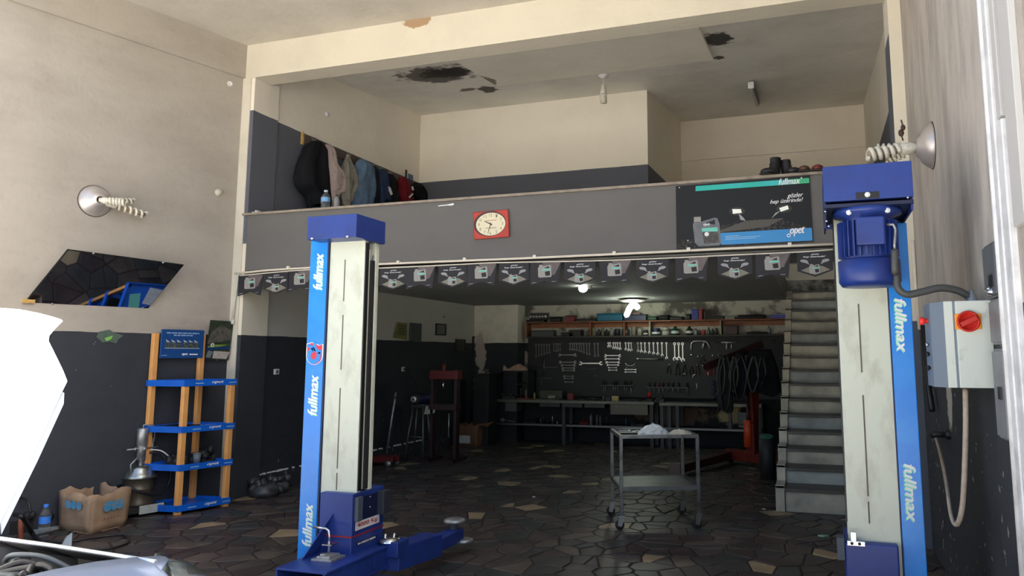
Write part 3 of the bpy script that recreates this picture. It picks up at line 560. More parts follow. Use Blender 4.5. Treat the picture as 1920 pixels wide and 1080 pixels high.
# ------------------------------------------------------------------ parapet: bunting, poster, clock, pipes
YS = YP - .002
pa = [(440, 513), (500, 507), (573, 502.5), (705, 495.5), (840, 490), (970, 485), (1100, 479), (1230, 473), (1360, 466.5), (1460, 462), (1562, 458)]
pp = put('conduit', MB().tube([PY(a, b, YS - .02) for a, b in pa], .013, 8), M('conduit ivory', (226, 216, 198), .5), 'white conduit along the lower edge of the grey parapet', 'conduit')
for a, b in ((543, 504), (749, 494), (873, 488.5), (1004, 483.5), (1153, 477), (1292, 470), (1481, 461)): obj('conduit_clip', MB().box(tuple(PY(a, b, YS) + Vector((-.018, -.038, -.012))), tuple(PY(a, b, YS) + Vector((.018, 0, .028)))), MATS['conduit ivory'], pp, bevel=.003)
put('conduit_drop', MB().tube([PY(447, 512, YP - .03), PY(441, 560, YP - .03), PY(437, 597, YP - .03)], .011, 8).lathe([(.016, 0), (.022, .01), (.022, .04), (.016, .05)], PY(437, 600, YP - .03) - Vector((0, 0, .05)), n=10), m_lift, 'thin white conduit dropping down the edge of the left pillar', 'conduit')
ps = [(450, 517), (573, 506), (707, 503), (860, 496), (930, 492.5), (1100, 489.5), (1250, 484), (1400, 477), (1500, 472.5), (1562, 468)]
sp_ = [PY(a, b, YS - .06) for a, b in ps]
put('bunting_string', MB().tube(smooth(sp_, 3), .007, 6), MATS['conduit ivory'], 'pale cord carrying the dark pennants below the parapet', 'string')
m_flag = M('pennant charcoal', (30, 28, 32), .65, dirt=(32, 32, 38), scale=10); m_fl2 = M('pennant light corner', (112, 100, 98), .6, dirt=(62, 56, 60), scale=16, lo=.3)
m_can = M('can silver', (150, 146, 140), .4); m_mint = M('mint label', (110, 200, 180), .5); m_road = M('road glow print', (128, 124, 106), .5, dirt=(84, 80, 74), scale=60); m_dim = M('print grey', (150, 150, 150), .5)
def P2(pts, y): return [(a, y, b) for a, b in pts]
def can(t, x, z, w, h, y):
    """printed oil can: body with a handle opening, cap and label"""
    X = lambda a: x + a * w; Z = lambda b: z + b * h
    b = obj('printed_can', MB().poly(P2([(X(0), Z(.06)), (X(.12), Z(0)), (X(.95), Z(.02)), (X(1), Z(.1)), (X(.95), Z(.9)), (X(.88), Z(.97)), (X(.4), Z(.88)), (X(.3), Z(1)), (X(.08), Z(1)), (X(.06), Z(.86)), (X(-.02), Z(.75))], y)), m_can, t)
    obj('can_handle_gap', MB().poly(P2([(X(.42), Z(.74)), (X(.82), Z(.70)), (X(.80), Z(.88))], y - .001)), m_flag, b)
    obj('can_label', MB().poly(P2([(X(.3), Z(.54)), (X(.92), Z(.56)), (X(.92), Z(.66)), (X(.3), Z(.66))], y - .0015)), m_mint, b)
    obj('can_picture', MB().poly(P2([(X(.55), Z(.12)), (X(.9), Z(.15)), (X(.86), Z(.5)), (X(.5), Z(.44))], y - .0015)), m_flag, b)
    return b
def flagA():
    t = T('pennant', '', 'pennant', (0, 0, 0))
    obj('flag_sheet', MB().prism(P2([(-.5, 0), (.5, 0), (.5, -.76), (0, -1.0), (-.5, -.76)], 0), (0, .006, 0)), m_flag, t)
    obj('road_print', MB().poly(P2([(-.40, -.74), (-.12, -.58), (.2, -.58), (.42, -.74), (0, -.93)], -.002)), m_road, t)
    for s in (-1, 1):
        h_ = obj('headlight_print', MB().poly(P2([(s * .30 + .11 * math.cos(a), -.37 + .065 * math.sin(a) + s * .02 * math.cos(a)) for a in np.linspace(0, 6, 12)], -.002)), m_dim, t)
        obj('beam_print', MB().poly(P2([(s * .22, -.36), (s * .30, -.42), (s * .15, -.52)], -.0022)), m_dim, h_)
    can(t, -.16, -.88, .30, .38, -.003)
    text('gözler', (-.10, -.003, -.15), (.24, 0, 0), (0, 0, .075), m_print, t, shear=.3, bold=.02); text('hep üzerinde!', (-.32, -.003, -.25), (.62, 0, 0), (0, 0, .08), m_print, t, shear=.3, bold=.02)
    return t
def flagB():
    t = T('pennant', '', 'pennant', (0, 0, 0))
    obj('flag_sheet', MB().prism(P2([(-.5, 0), (.5, 0), (.42, -1.0), (0, -.80), (-.5, -1.0)], 0), (0, .006, 0)), m_flag, t)
    obj('light_corner_print', MB().poly(P2([(-.1, 0), (.5, 0), (.30, -.55), (.0, -.6)], -.002)), m_fl2, t)
    can(t, -.24, -.66, .44, .56, -.003)
    for x in (-.44, .2): obj('faint_lettering', MB().poly(P2([(x, -.90 if x < 0 else -.86), (x + .14, -.87 if x < 0 else -.85), (x + .14, -.85 if x < 0 else -.83), (x, -.87 if x < 0 else -.84)], -.002)), m_dim, t)
    return t
fa, fb = flagA(), flagB(); used = {'A': 0, 'B': 0}
fls = [(470.6, 'B'), (518.5, 'A'), (564, 'B'), (612, 'A'), (673, 'B'), (737.6, 'A'), (789.4, 'B'), (849, 'A'), (904, 'B'), (963.5, 'A'), (1023, 'B'), (1087, 'A'), (1153.7, 'B'), (1223, 'A'), (1296.7, 'B'), (1377, 'A'), (1449, 'B'), (1527, 'A')]
def yat(x):
    for (a, b), (c, d) in zip(ps, ps[1:]):
        if x <= c: return b + (d - b) * (x - a) / (c - a)
    return ps[-1][1]
kinds = {'A': 'pointed pennant with two headlights', 'B': 'swallowtail pennant with a large oil can'}
cnt = {'A': 0, 'B': 0}
for i, (x, k) in enumerate(fls):
    src = fa if k == 'A' else fb; o = src if used[k] == 0 else copy_tree(src); used[k] = 1
    o.location = PY(x, yat(x) + 1, YS - .062); wpx = .0275 * (x + 3300) / 2 * .92
    wl = (PY(x + 26 + (x - 450) * .0115, 500, YS).x - PY(x - 26 - (x - 450) * .0115, 500, YS).x); h = PY(x, 480, YS).z - PY(x, 480 + 38 + (x - 470) * .0085, YS).z
    o.scale = (wl * .87, 1, h); o.rotation_euler = (0, 0, 0); cnt[k] += 1
    if x in (612, 673): lab = kinds[k] + ', hidden behind the left lift post' if k == 'A' else kinds[k] + ', behind the left lift post'
    elif x < 600: lab = kinds[k] + (', leftmost by the pillar' if x == 470.6 else ', beside the left lift post' if x == 564 else ', left of the left lift post')
    elif x > 1500: lab = kinds[k] + ', last one above the stairs'
    elif x > 1400: lab = kinds[k] + ', nearest the staircase'
    else: lab = kinds[k] + ', %s such right of left post' % ORD[cnt[k] - (3 if k == 'A' else 4)]
    o['label'] = lab; o['group'] = 'dark pennants on the string'
# advertising panel
YA = YS - .012
pb = lambda a, b, k=0: PY(a, b, YA - k * .0015)
t = T('advertising_panel', 'large black advertising panel with car headlights, oil can and blue band on the parapet', 'sign', pb(1397, 460))
def quad(nm, pts, mat, k=1, par=None): return obj(nm, MB().poly([pb(a, b, k) for a, b in pts]), mat, par or t)
obj('panel_board', MB().prism([pb(1268.5, 467), pb(1524.5, 453), pb(1517.5, 329), pb(1267, 349)], (0, .010, 0)), M('glossy black panel', (30, 31, 32), .5, spec=.25), t)
quad('asphalt_print', [(1270, 466), (1524, 452.5), (1523, 428), (1460, 410), (1420, 411), (1345, 424), (1340, 445), (1272, 450)], M('asphalt print', (74, 71, 68), .55, spec=.25, dirt=(27, 27, 28), scale=60, amt=.95, lo=.38, hi=.52))
quad('road_glow_print', [(1350, 432), (1398, 414), (1470, 409), (1440, 425), (1350, 436)], M('road light print', (92, 88, 83), .6, spec=.2, dirt=(80, 78, 74), scale=70), 2)
quad('green_band', [(1304, 358.5), (1304.5, 349), (1517, 333.5), (1517.5, 343)], M('turquoise band', (40, 176, 160), .3, dirt=(70, 190, 205), amt=.9, scale=3.5), 2)
quad('band_end', [(1484, 345.5), (1484, 336), (1517, 333.5), (1517.5, 343)], M('green band end', (62, 172, 118), .3), 3)
quad('blue_band', [(1352, 459), (1350, 437), (1522, 427), (1523.5, 451)], M('blue band', (52, 138, 200), .3), 2)
text('fullmax’', pb(1460, 347, 4), pb(1504, 343.5, 4) - pb(1460, 347, 4), (0, 0, .060), m_print, t, shear=.3, bold=.02)
text('gözler', pb(1476, 373.5, 4), pb(1506, 371, 4) - pb(1476, 373.5, 4), (0, 0, .055), m_print, t, shear=.35, bold=.012)
text('hep üzerinde!', pb(1444, 384.5, 4), pb(1506, 379.5, 4) - pb(1444, 384.5, 4), (0, 0, .050), m_print, t, shear=.35, bold=.012)
text('opet', pb(1482, 443.5, 4), pb(1509, 441.5, 4) - pb(1482, 443.5, 4), (0, 0, .085), m_print, t, shear=.3, bold=.035)
obj('logo_oval', MB().lathe([(.010, 0), (.018, .001), (.018, 0), (.010, 0)], pb(1479, 441.5, 4), (0, -1, 0), 20, 1.0), m_print, t)
for k, wv in enumerate((26, 66, 58)): quad('faint_lettering', [(1360, 442.5 + k * 3), (1360 + wv, 442.3 + k * 3 - wv * .05), (1360 + wv, 443.2 + k * 3 - wv * .05), (1360, 443.6 + k * 3)], M('faint print', (150, 190, 220), .4), 3)
for a, b, s in ((1382, 396, 1), (1470, 391, -1)):
    h = quad('headlight_halo', [(a + 15 * math.cos(q), b + 8 * math.sin(q)) for q in np.linspace(0, 6.1, 18)], M('halo print', (62, 62, 60), .6, spec=.2), 2)
    quad('headlight_print', [(a - 9, b - 4), (a + 7, b - 4), (a + 9, b + 3), (a - 8, b + 5)] if s > 0 else [(a - 9, b - 1), (a + 7, b - 6), (a + 9, b + 1), (a - 6, b + 6)], M('headlight white print', (250, 250, 238), .35), 3, h)
    quad('beam_print', [(a + s * 3, b + 4), (a + s * 12, b + 12), (a + s * 16, b + 18), (a + s * 6, b + 16)] if s > 0 else [(a - 6, b + 4), (a - 18, b + 14), (a - 24, b + 19), (a - 16, b + 8)], m_dim, 3, h)
m_cang = M('can print grey', (110, 112, 114), .4, dirt=(70, 72, 74), scale=12)
cn = quad('printed_can', [(1303, 455), (1310, 462), (1349, 460), (1352, 454), (1349, 420), (1345, 409), (1340, 408), (1326, 412), (1314, 416), (1314, 407), (1301, 407.5), (1301, 416), (1299, 421)], m_cang, 3)
quad('can_cap', [(1301, 416), (1301, 407), (1314, 406.3), (1314, 415.5)], m_can, 4, cn); quad('can_handle_gap', [(1322, 419), (1340, 411.5), (1341, 421)], m_flag, 4, cn)
quad('can_label', [(1316, 428), (1345, 426), (1346, 434), (1316, 434)], MATS['mint label'], 4, cn); quad('can_picture', [(1317, 436), (1346, 434), (1349, 455), (1320, 457)], M('can picture', (60, 54, 50), .4, dirt=(120, 110, 100), scale=40), 4, cn)
text('opet', pb(1319, 424.5, 5), pb(1331, 424, 5) - pb(1319, 424.5, 5), (0, 0, .03), m_print, cn, shear=.3, bold=.03)
obj('can_badge', MB().lathe([(0, 0), (.022, 0)], pb(1325, 439, 5), (0, -1, 0), 12), m_print, cn)
for a, b in ((1274, 352), (1290, 451)): obj('panel_screw', MB().ball(pb(a, b, 1), .010, 8), m_chrome, t)
# wall clock
ck = [PY(886, 398, YS - .03), PY(952, 392, YS - .03), PY(954.5, 444, YS - .03), PY(888, 449, YS - .03)]
cc = PY(918.5, 420.5, YS - .03); t = T('wall_clock', 'square wall clock with red frame and round cream dial on the parapet', 'clock', cc)
obj('clock_case', MB().prism(ck, (0, .03, 0)), M('clock red', (190, 62, 44), .4, dirt=(150, 40, 36), scale=10), t, bevel=.012)
ew, eh = (ck[1] - ck[0]).length * .415, (ck[0] - ck[3]).length * .415; cc2 = cc + Vector((.012, 0, 0))
def ell(kx, y, off=(0, 0), n=40): return [(cc2.x + off[0] + ew * kx * math.cos(a), cc.y + y, cc2.z + off[1] + eh * kx * math.sin(a)) for a in np.linspace(0, 2 * math.pi, n, endpoint=False)]
obj('dial_rim', MB().prism(ell(1.10, -.004, (-.012, .006)), (0, .004, 0)), M('clock rim brown', (66, 40, 34), .5), t)
d = obj('dial', MB().prism(ell(1.0, -.007), (0, .004, 0)), M('dial cream', (226, 216, 184), .5), t)
m_num = M('numeral olive', (120, 116, 86), .5)
for h in range(1, 13):
    a = math.radians(90 - 30 * h); nx, nz = cc2.x + ew * .80 * math.cos(a), cc2.z + eh * .80 * math.sin(a); sw = .020 if h < 10 else .034
    text(str(h), (nx - sw / 2, cc.y - .0085, nz - .016), (sw, 0, 0), (0, 0, .032), m_num, d, name='numeral')
def hand(ang, L, wd, nm):
    a = math.radians(90 - ang); dx, dz = math.cos(a) * ew, math.sin(a) * eh; n = Vector((-dz, 0, dx)).normalized() * wd; c = Vector((cc2.x, cc.y - .010, cc2.z)); v = Vector((dx, 0, dz))
    obj(nm, MB().prism([c - v * .12 + n, c + v * L + n * .5, c + v * L - n * .5, c - v * .12 - n], (0, -.002, 0)), m_black if wd > .005 else M('minute hand grey', (90, 84, 70), .5), t)
hand(305, .52, .006, 'hour_hand'); hand(192, .84, .0045, 'minute_hand')
for zz, c_ in ((.30, (196, 120, 96)), (-.36, (150, 110, 90))): obj('faint_lettering', MB().poly([(cc2.x - ew * .34, cc.y - .0085, cc2.z + eh * zz), (cc2.x + ew * .4, cc.y - .0085, cc2.z + eh * zz), (cc2.x + ew * .4, cc.y - .0085, cc2.z + eh * (zz + .05)), (cc2.x - ew * .34, cc.y - .0085, cc2.z + eh * (zz + .05))]), M('dial print %d' % c_[0], c_, .5), d)
put('paint_flake', MB().prism([pb(a, b) for a, b in ((821, 385.5), (838, 383.6), (850, 381), (852, 383), (846, 385.6), (838, 385.2), (822, 387))], (0, .012, 0)), m_print, 'white scrap stuck under the parapet ledge left of clock', 'scrap')

# things on the parapet ledge
ZT = 3.372; YE = YP + .06
def boot(t, c, s=1.0, yaw=0, mat=None, tall=.17):
    Mx = Matrix.Translation(c) @ Matrix.Rotation(yaw, 4, 'Z') @ Matrix.Scale(s, 4); mb = MB(); n = 12; rings = []
    for (x, z, rx, ry) in ((.0, .0, .07, .05), (.0, .03, .075, .052), (-.01, .08, .068, .05), (-.02, .12, .062, .048), (-.025, tall * .9, .064, .05), (-.025, tall, .060, .048)):
        rings.append([Mx @ Vector((x + rx * math.cos(a), ry * math.sin(a), z)) for a in np.linspace(0, 2 * math.pi, n, endpoint=False)])
    vs = [v for r in rings for v in r]; fs = [(i * n + k, i * n + (k + 1) % n, (i + 1) * n + (k + 1) % n, (i + 1) * n + k) for i in range(len(rings) - 1) for k in range(n)]
    mb.add(vs, fs, True).ball(Mx @ Vector((.10, 0, .035)), (.075 * s, .05 * s, .035 * s), 12); b = obj('upper', mb, mat, t)
    obj('sole', MB().box((-.085, -.052, -.002), (.175, .052, .014), Mx), m_black, t, bevel=.006); obj('lace', MB().tube([Mx @ Vector((.05, -.02, .09)), Mx @ Vector((.062, .02, .10)), Mx @ Vector((.05, -.02, .115)), Mx @ Vector((.045, .02, .13))], .004, 5), m_rub, b)
    obj('inner_lining', MB().lathe([(0, 0), (.05 * s, 0)], Mx @ Vector((-.025, 0, tall * .97)), n=12), m_rub, b)
for i, (px_, yaw, y_) in enumerate(((1452, -2.2, .0), (1476, -.9, .05))):
    c = PY(px_, 327, YE + y_); c.z = ZT + .003; t = T('work_boot', 'black ankle work boot on the ledge above the poster, %s one' % ('left' if i == 0 else 'right'), 'boot', c, 'black boots on the ledge'); boot(t, c, .96, yaw, M('boot leather', (24, 24, 26), .5), .19 if i == 0 else .17)
for i, (px_, cl_) in enumerate(((1508, (82, 56, 42)), (1533, (110, 46, 34)))):
    c = PY(px_, 321, YE); c.z = ZT + .003; t = T('shoe', 'low %s shoe on ledge between boots and lift motor' % ('brown' if i == 0 else 'reddish'), 'shoe', c, 'low shoes on the ledge')
    obj('upper', MB().ball(c + Vector((0, 0, .035)), (.06, .11, .042), 14), M('shoe leather %d' % i, cl_, .5), t); obj('sole', MB().box(tuple(c + Vector((-.06, -.11, 0))), tuple(c + Vector((.06, .11, .014)))), m_black, t, bevel=.01)
def bottle(name, label, c, h, r, body, cap, lab=None, grp=None, cat='bottle'):
    t = T(name, label, cat, c, grp); c = Vector(c)
    obj('bottle_body', MB().lathe([(0, 0), (r * .9, 0), (r, h * .03), (r, h * .2), (r * .92, h * .24), (r, h * .28), (r, h * .62), (r * .8, h * .74), (r * .36, h * .86), (r * .36, h * .92)], c, n=16), body, t)
    obj('bottle_cap', MB().lathe([(r * .42, h * .90), (r * .44, h), (0, h)], c, n=12), cap, t)
    if lab: obj('bottle_label', MB().lathe([(r * 1.02, h * .36), (r * 1.03, h * .60)], c, n=16), lab, t)
    return t
gm, gnt, gb = new('clear plastic', .08); gb.inputs['Transmission Weight'].default_value = .92; gb.inputs['Base Color'].default_value = (.85, .92, .95, 1); gb.inputs['IOR'].default_value = 1.15
c = PY(610, 389, YE); c.z = ZT; bottle('water_bottle', 'clear water bottle with light blue label on the ledge under the pink shirt', c, PY(610, 357, YE).z - ZT, .052, gm, M('cap pale', (190, 205, 220), .4), M('label blue pale', (110, 160, 205), .4))
c = PY(631, 387, YE); c.z = ZT; bottle('spray_can', 'grey can with black cap on the ledge beside the water bottle', c, PY(631, 366, YE).z - ZT, .034, m_grey, m_black, None)
c = PY(470, 399, YE); c.z = ZT; put('crumpled_sheet', MB().prism([c + Vector(v) for v in ((-.02, 0, 0), (.06, .02, 0), (.12, -.01, .025), (.07, .0, .05), (.05, 0, .02), (.0, 0, .04))], (0, .08, 0)), m_print, 'small striped white packet on ledge beside the left pillar', 'packet')
mb = MB()
for k in range(14): cpt = PY(552 + k * 3.2, 391 - k * .2, YE + .03); cpt.z = ZT; mb.ball(cpt + Vector((0, random.uniform(-.03, .03), .012)), (random.uniform(.015, .03), .02, random.uniform(.01, .022)), 8)
o = put('debris_pile', mb, m_dark, 'low pile of dark scraps on the ledge below the black jacket', 'debris'); o['kind'] = 'stuff'

# ------------------------------------------------------------------ loft: coat board and hung clothes
za_ = 4.66; y0, y1 = PX(567, 252, XW).y, PX(780, 340, XW).y
t = T('coat_board', 'long brown wooden coat board with hooks on loft wall', 'coat rack', (XW, (y0 + y1) / 2, 4.5))
obj('backboard', MB().box((XW + .002, y0, 4.52), (XW + .025, y1, 4.655)), M('board brown', (86, 74, 68), .6, dirt=(60, 50, 46), scale=5), t, bevel=.004)
obj('board_end', MB().box((XW, y0 - .03, 4.50), (XW + .03, y0, 4.67)), M('raw pine', (196, 160, 92), .7), t)
hooks = [577, 599, 613, 645, 666, 690, 707, 724, 748, 770]
for px_ in hooks:
    y = PX(px_, 300, XW).y; obj('coat_hook', MB().tube([(XW + .03, y, 4.63), (XW + .07, y, 4.60), (XW + .09, y, 4.57), (XW + .11, y, 4.60)], .008, 6), m_chrome, t)
    obj('coat_hook', MB().tube([(XW + .03, y + .02, 4.60), (XW + .06, y + .02, 4.555), (XW + .08, y + .02, 4.57)], .007, 6), m_chrome, t)
def garment(name, label, cat, px0, px1, py0, py1, shape, mat, depth=.11, seed=1, parts=(), split=None):
    """cloth hung from a hook: closed folds down its length; shape = (height fraction, half width fraction, shift)"""
    rnd = random.Random(seed); ym = PX((px0 + px1) / 2, py0, XW).y; ya, yb = PX(px0, py1, XW + depth).y, PX(px1, py1, XW + depth * .5).y; zt = PX((px0 + px1) / 2, py0, XW + .1).z; zb = PX((px0 + px1) / 2, py1, XW + .1).z
    zt = min(zt, 4.60); W = (yb - ya) / 2; yc = (ya + yb) / 2; n = 40; R = 22; vs = []; ph = [rnd.uniform(0, 6.3) for _ in range(4)]
    for i in range(R):
        u = i / (R - 1)
        for (a, b), (c, d) in zip([(s_[0], s_) for s_ in shape], [(s_[0], s_) for s_ in shape[1:]]):
            if a <= u <= c: q = (u - a) / (c - a); hw = b[1] + (d[1] - b[1]) * q; sft = b[2] + (d[2] - b[2]) * q; break
        for k in range(n):
            th = 2 * math.pi * k / n; fold = 1 + (.10 + .22 * u) * math.sin(th * 5 + ph[0] + 2.5 * u) + .10 * math.sin(th * 9 + ph[1] - 3 * u)
            y = yc + sft * W + W * hw * math.cos(th) * (1 + .05 * math.sin(11 * u + ph[2] + 2 * math.sin(th)) + .05 * math.sin(th * 7 + ph[1])); x = XW + .035 + depth * .9 + depth * min(1, hw * 1.6) * .85 * math.sin(th) * fold
            z = zt + (zb - zt) * u + (.07 * u ** 3 * math.sin(th * 2 + ph[3]))
            vs.append((max(x, XW + .03), y, z))
    fs = [(i * n + k, i * n + (k + 1) % n, (i + 1) * n + (k + 1) % n, (i + 1) * n + k) for i in range(R - 1) for k in range(n)] + [tuple(range(n))[::-1]]
    mb = MB(); mb.add(vs, fs, True); o = put(name, mb, mat, label, cat, 'clothes on the coat board'); o['u'] = 0; del o['u']
    return o, yc, zt, zb, W
def fab(n, c, d=None): return M(n, c, .85, dirt=d or tuple(int(v * .6) for v in c), amt=.6, scale=9, bmp=.006, spec=.2)
garment('black_jacket', 'black jacket hanging first at the near end of the coat board', 'jacket', 552, 606, 262, 392, [(0, .18, .15), (.06, .42, .1), (.14, .62, .02), (.35, .78, -.1), (.62, .96, -.06), (.74, .92, .0), (.80, .62, .25), (1, .48, .32)], fab('black cloth', (22, 24, 28)), .15, 3)
garment('pink_shirt', 'pale pink shirt hanging beside the black jacket', 'shirt', 594, 636, 273, 380, [(0, .22, -.35), (.06, .42, -.35), (.3, .48, -.2), (.36, .62, .0), (.5, .92, .1), (.76, .98, .0), (.80, .7, -.2), (1, .66, -.25)], fab('pink cloth', (214, 196, 192)), .10, 5)
garment('grey_shirt', 'beige grey shirt hanging between pink shirt and blue jeans', 'shirt', 632, 659, 287, 380, [(0, .12, -.1), (.15, .35, -.1), (.45, .9, .1), (.6, .95, .2), (.8, .7, -.1), (1, .6, -.1)], fab('beige cloth', (146, 142, 132)), .09, 7)
garment('blue_jeans', 'faded blue denim jeans hanging on the coat board', 'jeans', 652, 694, 298, 387, [(0, .28, 0), (.1, .62, .15), (.35, .8, .1), (.5, .98, 0), (.62, .95, 0), (.7, .9, .08), (1, .75, -.05)], fab('denim', (104, 130, 158), (58, 74, 98)), .10, 9)
garment('navy_trousers', 'dark navy trousers hanging right behind the faded jeans', 'trousers', 684, 702, 309, 378, [(0, .3, 0), (.2, .8, 0), (1, 1, .2)], fab('navy cloth', (30, 34, 48)), .08, 11)
garment('blue_overalls', 'dull blue overalls hanging in the middle of the coat board', 'overalls', 697, 722, 316, 378, [(0, .35, 0), (.2, .8, -.1), (.6, 1, .1), (1, .85, .2)], fab('overall cloth', (48, 64, 98)), .08, 13)
o, yc, zt, zb, W = garment('black_vest', 'black garment with white badge hanging left of the maroon one', 'vest', 718, 739, 326, 376, [(0, .3, -.2), (.25, .8, 0), (1, 1, .1)], fab('charcoal cloth', (26, 26, 30)), .08, 15)
obj('badge', MB().prism([PX(a, b, XW + .20) for a, b in ((728, 349), (732, 352), (736, 364), (733, 366), (729, 358))], (.004, 0, 0)), m_print, o)
garment('maroon_top', 'maroon top hanging near the far end of the coat board', 'top', 739, 766, 333, 379, [(0, .4, -.2), (.2, .65, -.1), (.6, .85, .1), (1, 1, .2)], fab('maroon cloth', (120, 28, 38)), .08, 17)
o, yc, zt, zb, W = garment('black_bag', 'black bag with curved white stripes hanging last on the board', 'bag', 763, 792, 343, 379, [(0, .4, 0), (.3, .85, 0), (1, 1, .1)], fab('bag cloth', (20, 20, 22)), .10, 19)
for pts in (((771, 350), (774, 349), (776, 356), (773, 357)), ((766, 369), (773, 362), (775, 364), (768, 372))): obj('white_stripe', MB().prism([PX(a, b, XW + .235) for a, b in pts], (.004, 0, 0)), m_print, o)
put('leaning_stick', MB().box(tuple(PX(759, 345, XW + .03)), tuple(PX(762, 319, XW + .03) + Vector((.02, 0, 0)))), m_black, 'short black stick standing up behind the maroon top', 'stick', bevel=.003)
put('blue_card', MB().box(tuple(PX(765, 338, XW + .002)), tuple(PX(774, 329, XW + .002) + Vector((.008, 0, 0)))), M('card blue', (70, 100, 140), .5), 'small blue card on loft wall above the black bag', 'card')
c0 = PX(685, 384, XW + .25); c1 = PX(750, 374, XW + .25); mb = MB()
for k in range(26): q = c0.lerp(c1, k / 25); mb.ball((q.x + random.uniform(-.05, .05), q.y, 3.40 + random.uniform(-.02, .04)), (random.uniform(.06, .12), random.uniform(.08, .14), random.uniform(.04, .08)), 8)
bk = put('clothes_heap', mb, fab('brown heap', (70, 50, 42)), 'low brown heap of cloths behind the ledge under the hung trousers', 'heap'); bk['kind'] = 'stuff'
put('clothes_chest', MB().box((XW + .06, c0.y, 3.0), (XW + .48, c1.y, 3.30)), m_dark, 'dark box under the brown heap behind the ledge', 'box', bevel=.01)
# small loft fittings
p = PX(613, 214, XW); put('light_switch', MB().lathe([(0, .02), (.03, .018), (.042, 0)], p, (1, 0, 0), 16), m_jw, 'round white wall fitting high on the left loft wall', 'wall fitting')
p = PZ(1131, 139, 5.80); p = Vector((p.x, p.y, cz(p.y)))
t = T('pendant_lamp', 'bare spiral bulb hanging on short wire from loft ceiling', 'lamp', p)
obj('ceiling_rose', MB().lathe([(0, -.05), (.03, -.05), (.075, -.012), (.08, 0)], p, n=18), m_jw, t); obj('wire', MB().tube([p, p + Vector((0, 0, -.17))], .006, 6), m_jw, t)
obj('lamp_holder', MB().lathe([(0, -.15), (.03, -.16), (.035, -.23), (.03, -.235)], p, n=12), m_cfl, t); spiral(t, p + Vector((0, 0, -.20)), Vector((0, 0, -1)), .24, .050)
a, b = PZ(1408, 157, 5.86), PZ(1427, 195, 5.98); a.z = cz(a.y) - .09; b.z = cz(b.y) - .09; b.x = a.x
t = T('tube_lamp', 'unlit fluorescent tube fitting on the loft ceiling at the right', 'lamp', (a + b) / 2)
obj('fitting_body', MB().prism([a + Vector((-.035, 0, .01)), b + Vector((-.035, 0, .01)), b + Vector((-.035, 0, .088)), a + Vector((-.035, 0, .088))], (.07, 0, 0)), m_grey, t, bevel=.006); obj('tube', MB().tube([a + Vector((0, .03, -.02)), b + Vector((0, -.03, -.02))], .022, 10), M('dusty tube', (170, 168, 160), .4), t); obj('end_cap', MB().box((a.x - .045, a.y - .03, a.z - .045), (a.x + .045, a.y + .01, a.z + .06)), m_jw, t, bevel=.006)

# ------------------------------------------------------------------ display rack against the left wall
fl_ = PZ(332, 966, 0); U = LWD.normalized(); LN = .53; Vb = -LWN * .41 - U * .14; DP = Vb.length; Vb.normalize()
t = T('display_rack', 'tall plastic rack with bright blue shelves and orange legs against left wall', 'shelf rack', fl_ + U * LN / 2 + Vb * DP / 2)
Rm = Matrix(((U.x, Vb.x, 0, fl_.x), (U.y, Vb.y, 0, fl_.y), (0, 0, 1, 0), (0, 0, 0, 1)))                 # local: x along front, y to the back, z up
m_org = M('orange plastic leg', (222, 160, 92), .5, dirt=(190, 128, 66), scale=5, amt=.4); m_sh = M('shelf blue', (10, 98, 205), .4, dirt=(10, 70, 160), scale=6, amt=.4)
shz = [.07, .485, .88, 1.365]
for k, z in enumerate(shz):
    mb = MB().box((-.03, -.03, z - .035), (LN + .03, DP + .03, z + .0), Rm).box((-.035, -.035, z - .035), (LN + .035, -.022, z + .03), Rm).box((-.035, DP + .022, z - .035), (LN + .035, DP + .035, z + .03), Rm).box((-.035, -.03, z - .035), (-.022, DP + .03, z + .03), Rm).box((LN + .022, -.03, z - .035), (LN + .035, DP + .03, z + .03), Rm)
    s_ = obj('shelf', mb, m_sh, t); R3 = lambda x, y, zz: Rm @ Vector((x, y, zz))
    text('opet', R3(LN * .50, -.037, z - .018), R3(LN * .76, -.037, z - .018) - R3(LN * .50, -.037, z - .018), (0, 0, .034), m_print, s_, shear=.3, bold=.04)
    for x in (.08, LN * .88): obj('faint_lettering', MB().poly([R3(x, -.037, z - .012), R3(x + .09, -.037, z - .010), R3(x + .09, -.037, z + .0), R3(x, -.037, z - .002)]), M('faint print', (150, 190, 220), .4), s_)
for nm, x, y, z1 in (('leg', 0, 0, 1.37), ('leg', LN, 0, 1.37), ('leg', 0, DP, 1.90), ('leg', LN, DP, 1.90)):
    mb = MB()
    zz = [0] + shz + ([z1] if y else [])
    for a_, b_2 in zip(zz, zz[1:]): mb.box((x - .028, y - .022, a_), (x + .028, y + .022, b_2 - .0), Rm)
    obj(nm, mb, m_org, t, bevel=.006)
bn = obj('banner_board', MB().box((-.0 + .03, DP - .05, 1.63), (LN - .02, DP - .035, 1.945), Rm), M('banner blue', (20, 70, 130), .4, dirt=(16, 56, 120), scale=4), t)
yb_ = DP - .052
def bq(nm, x0, z0, x1, z1, mat, k=0): return obj(nm, MB().poly([R3(x0 * LN, yb_ - k * .001, z0), R3(x1 * LN, yb_ - k * .001, z0), R3(x1 * LN, yb_ - k * .001, z1), R3(x0 * LN, yb_ - k * .001, z1)]), mat, bn)
for row, (xa, xb, z) in enumerate(((.15, .85, 1.900), (.30, .72, 1.875))):
    x = xa
    while x < xb: wv = random.uniform(.05, .12); bq('faint_lettering', x, z, min(x + wv, xb), z + .013, M('faint print 2', (140, 170, 205), .4)); x += wv + .015
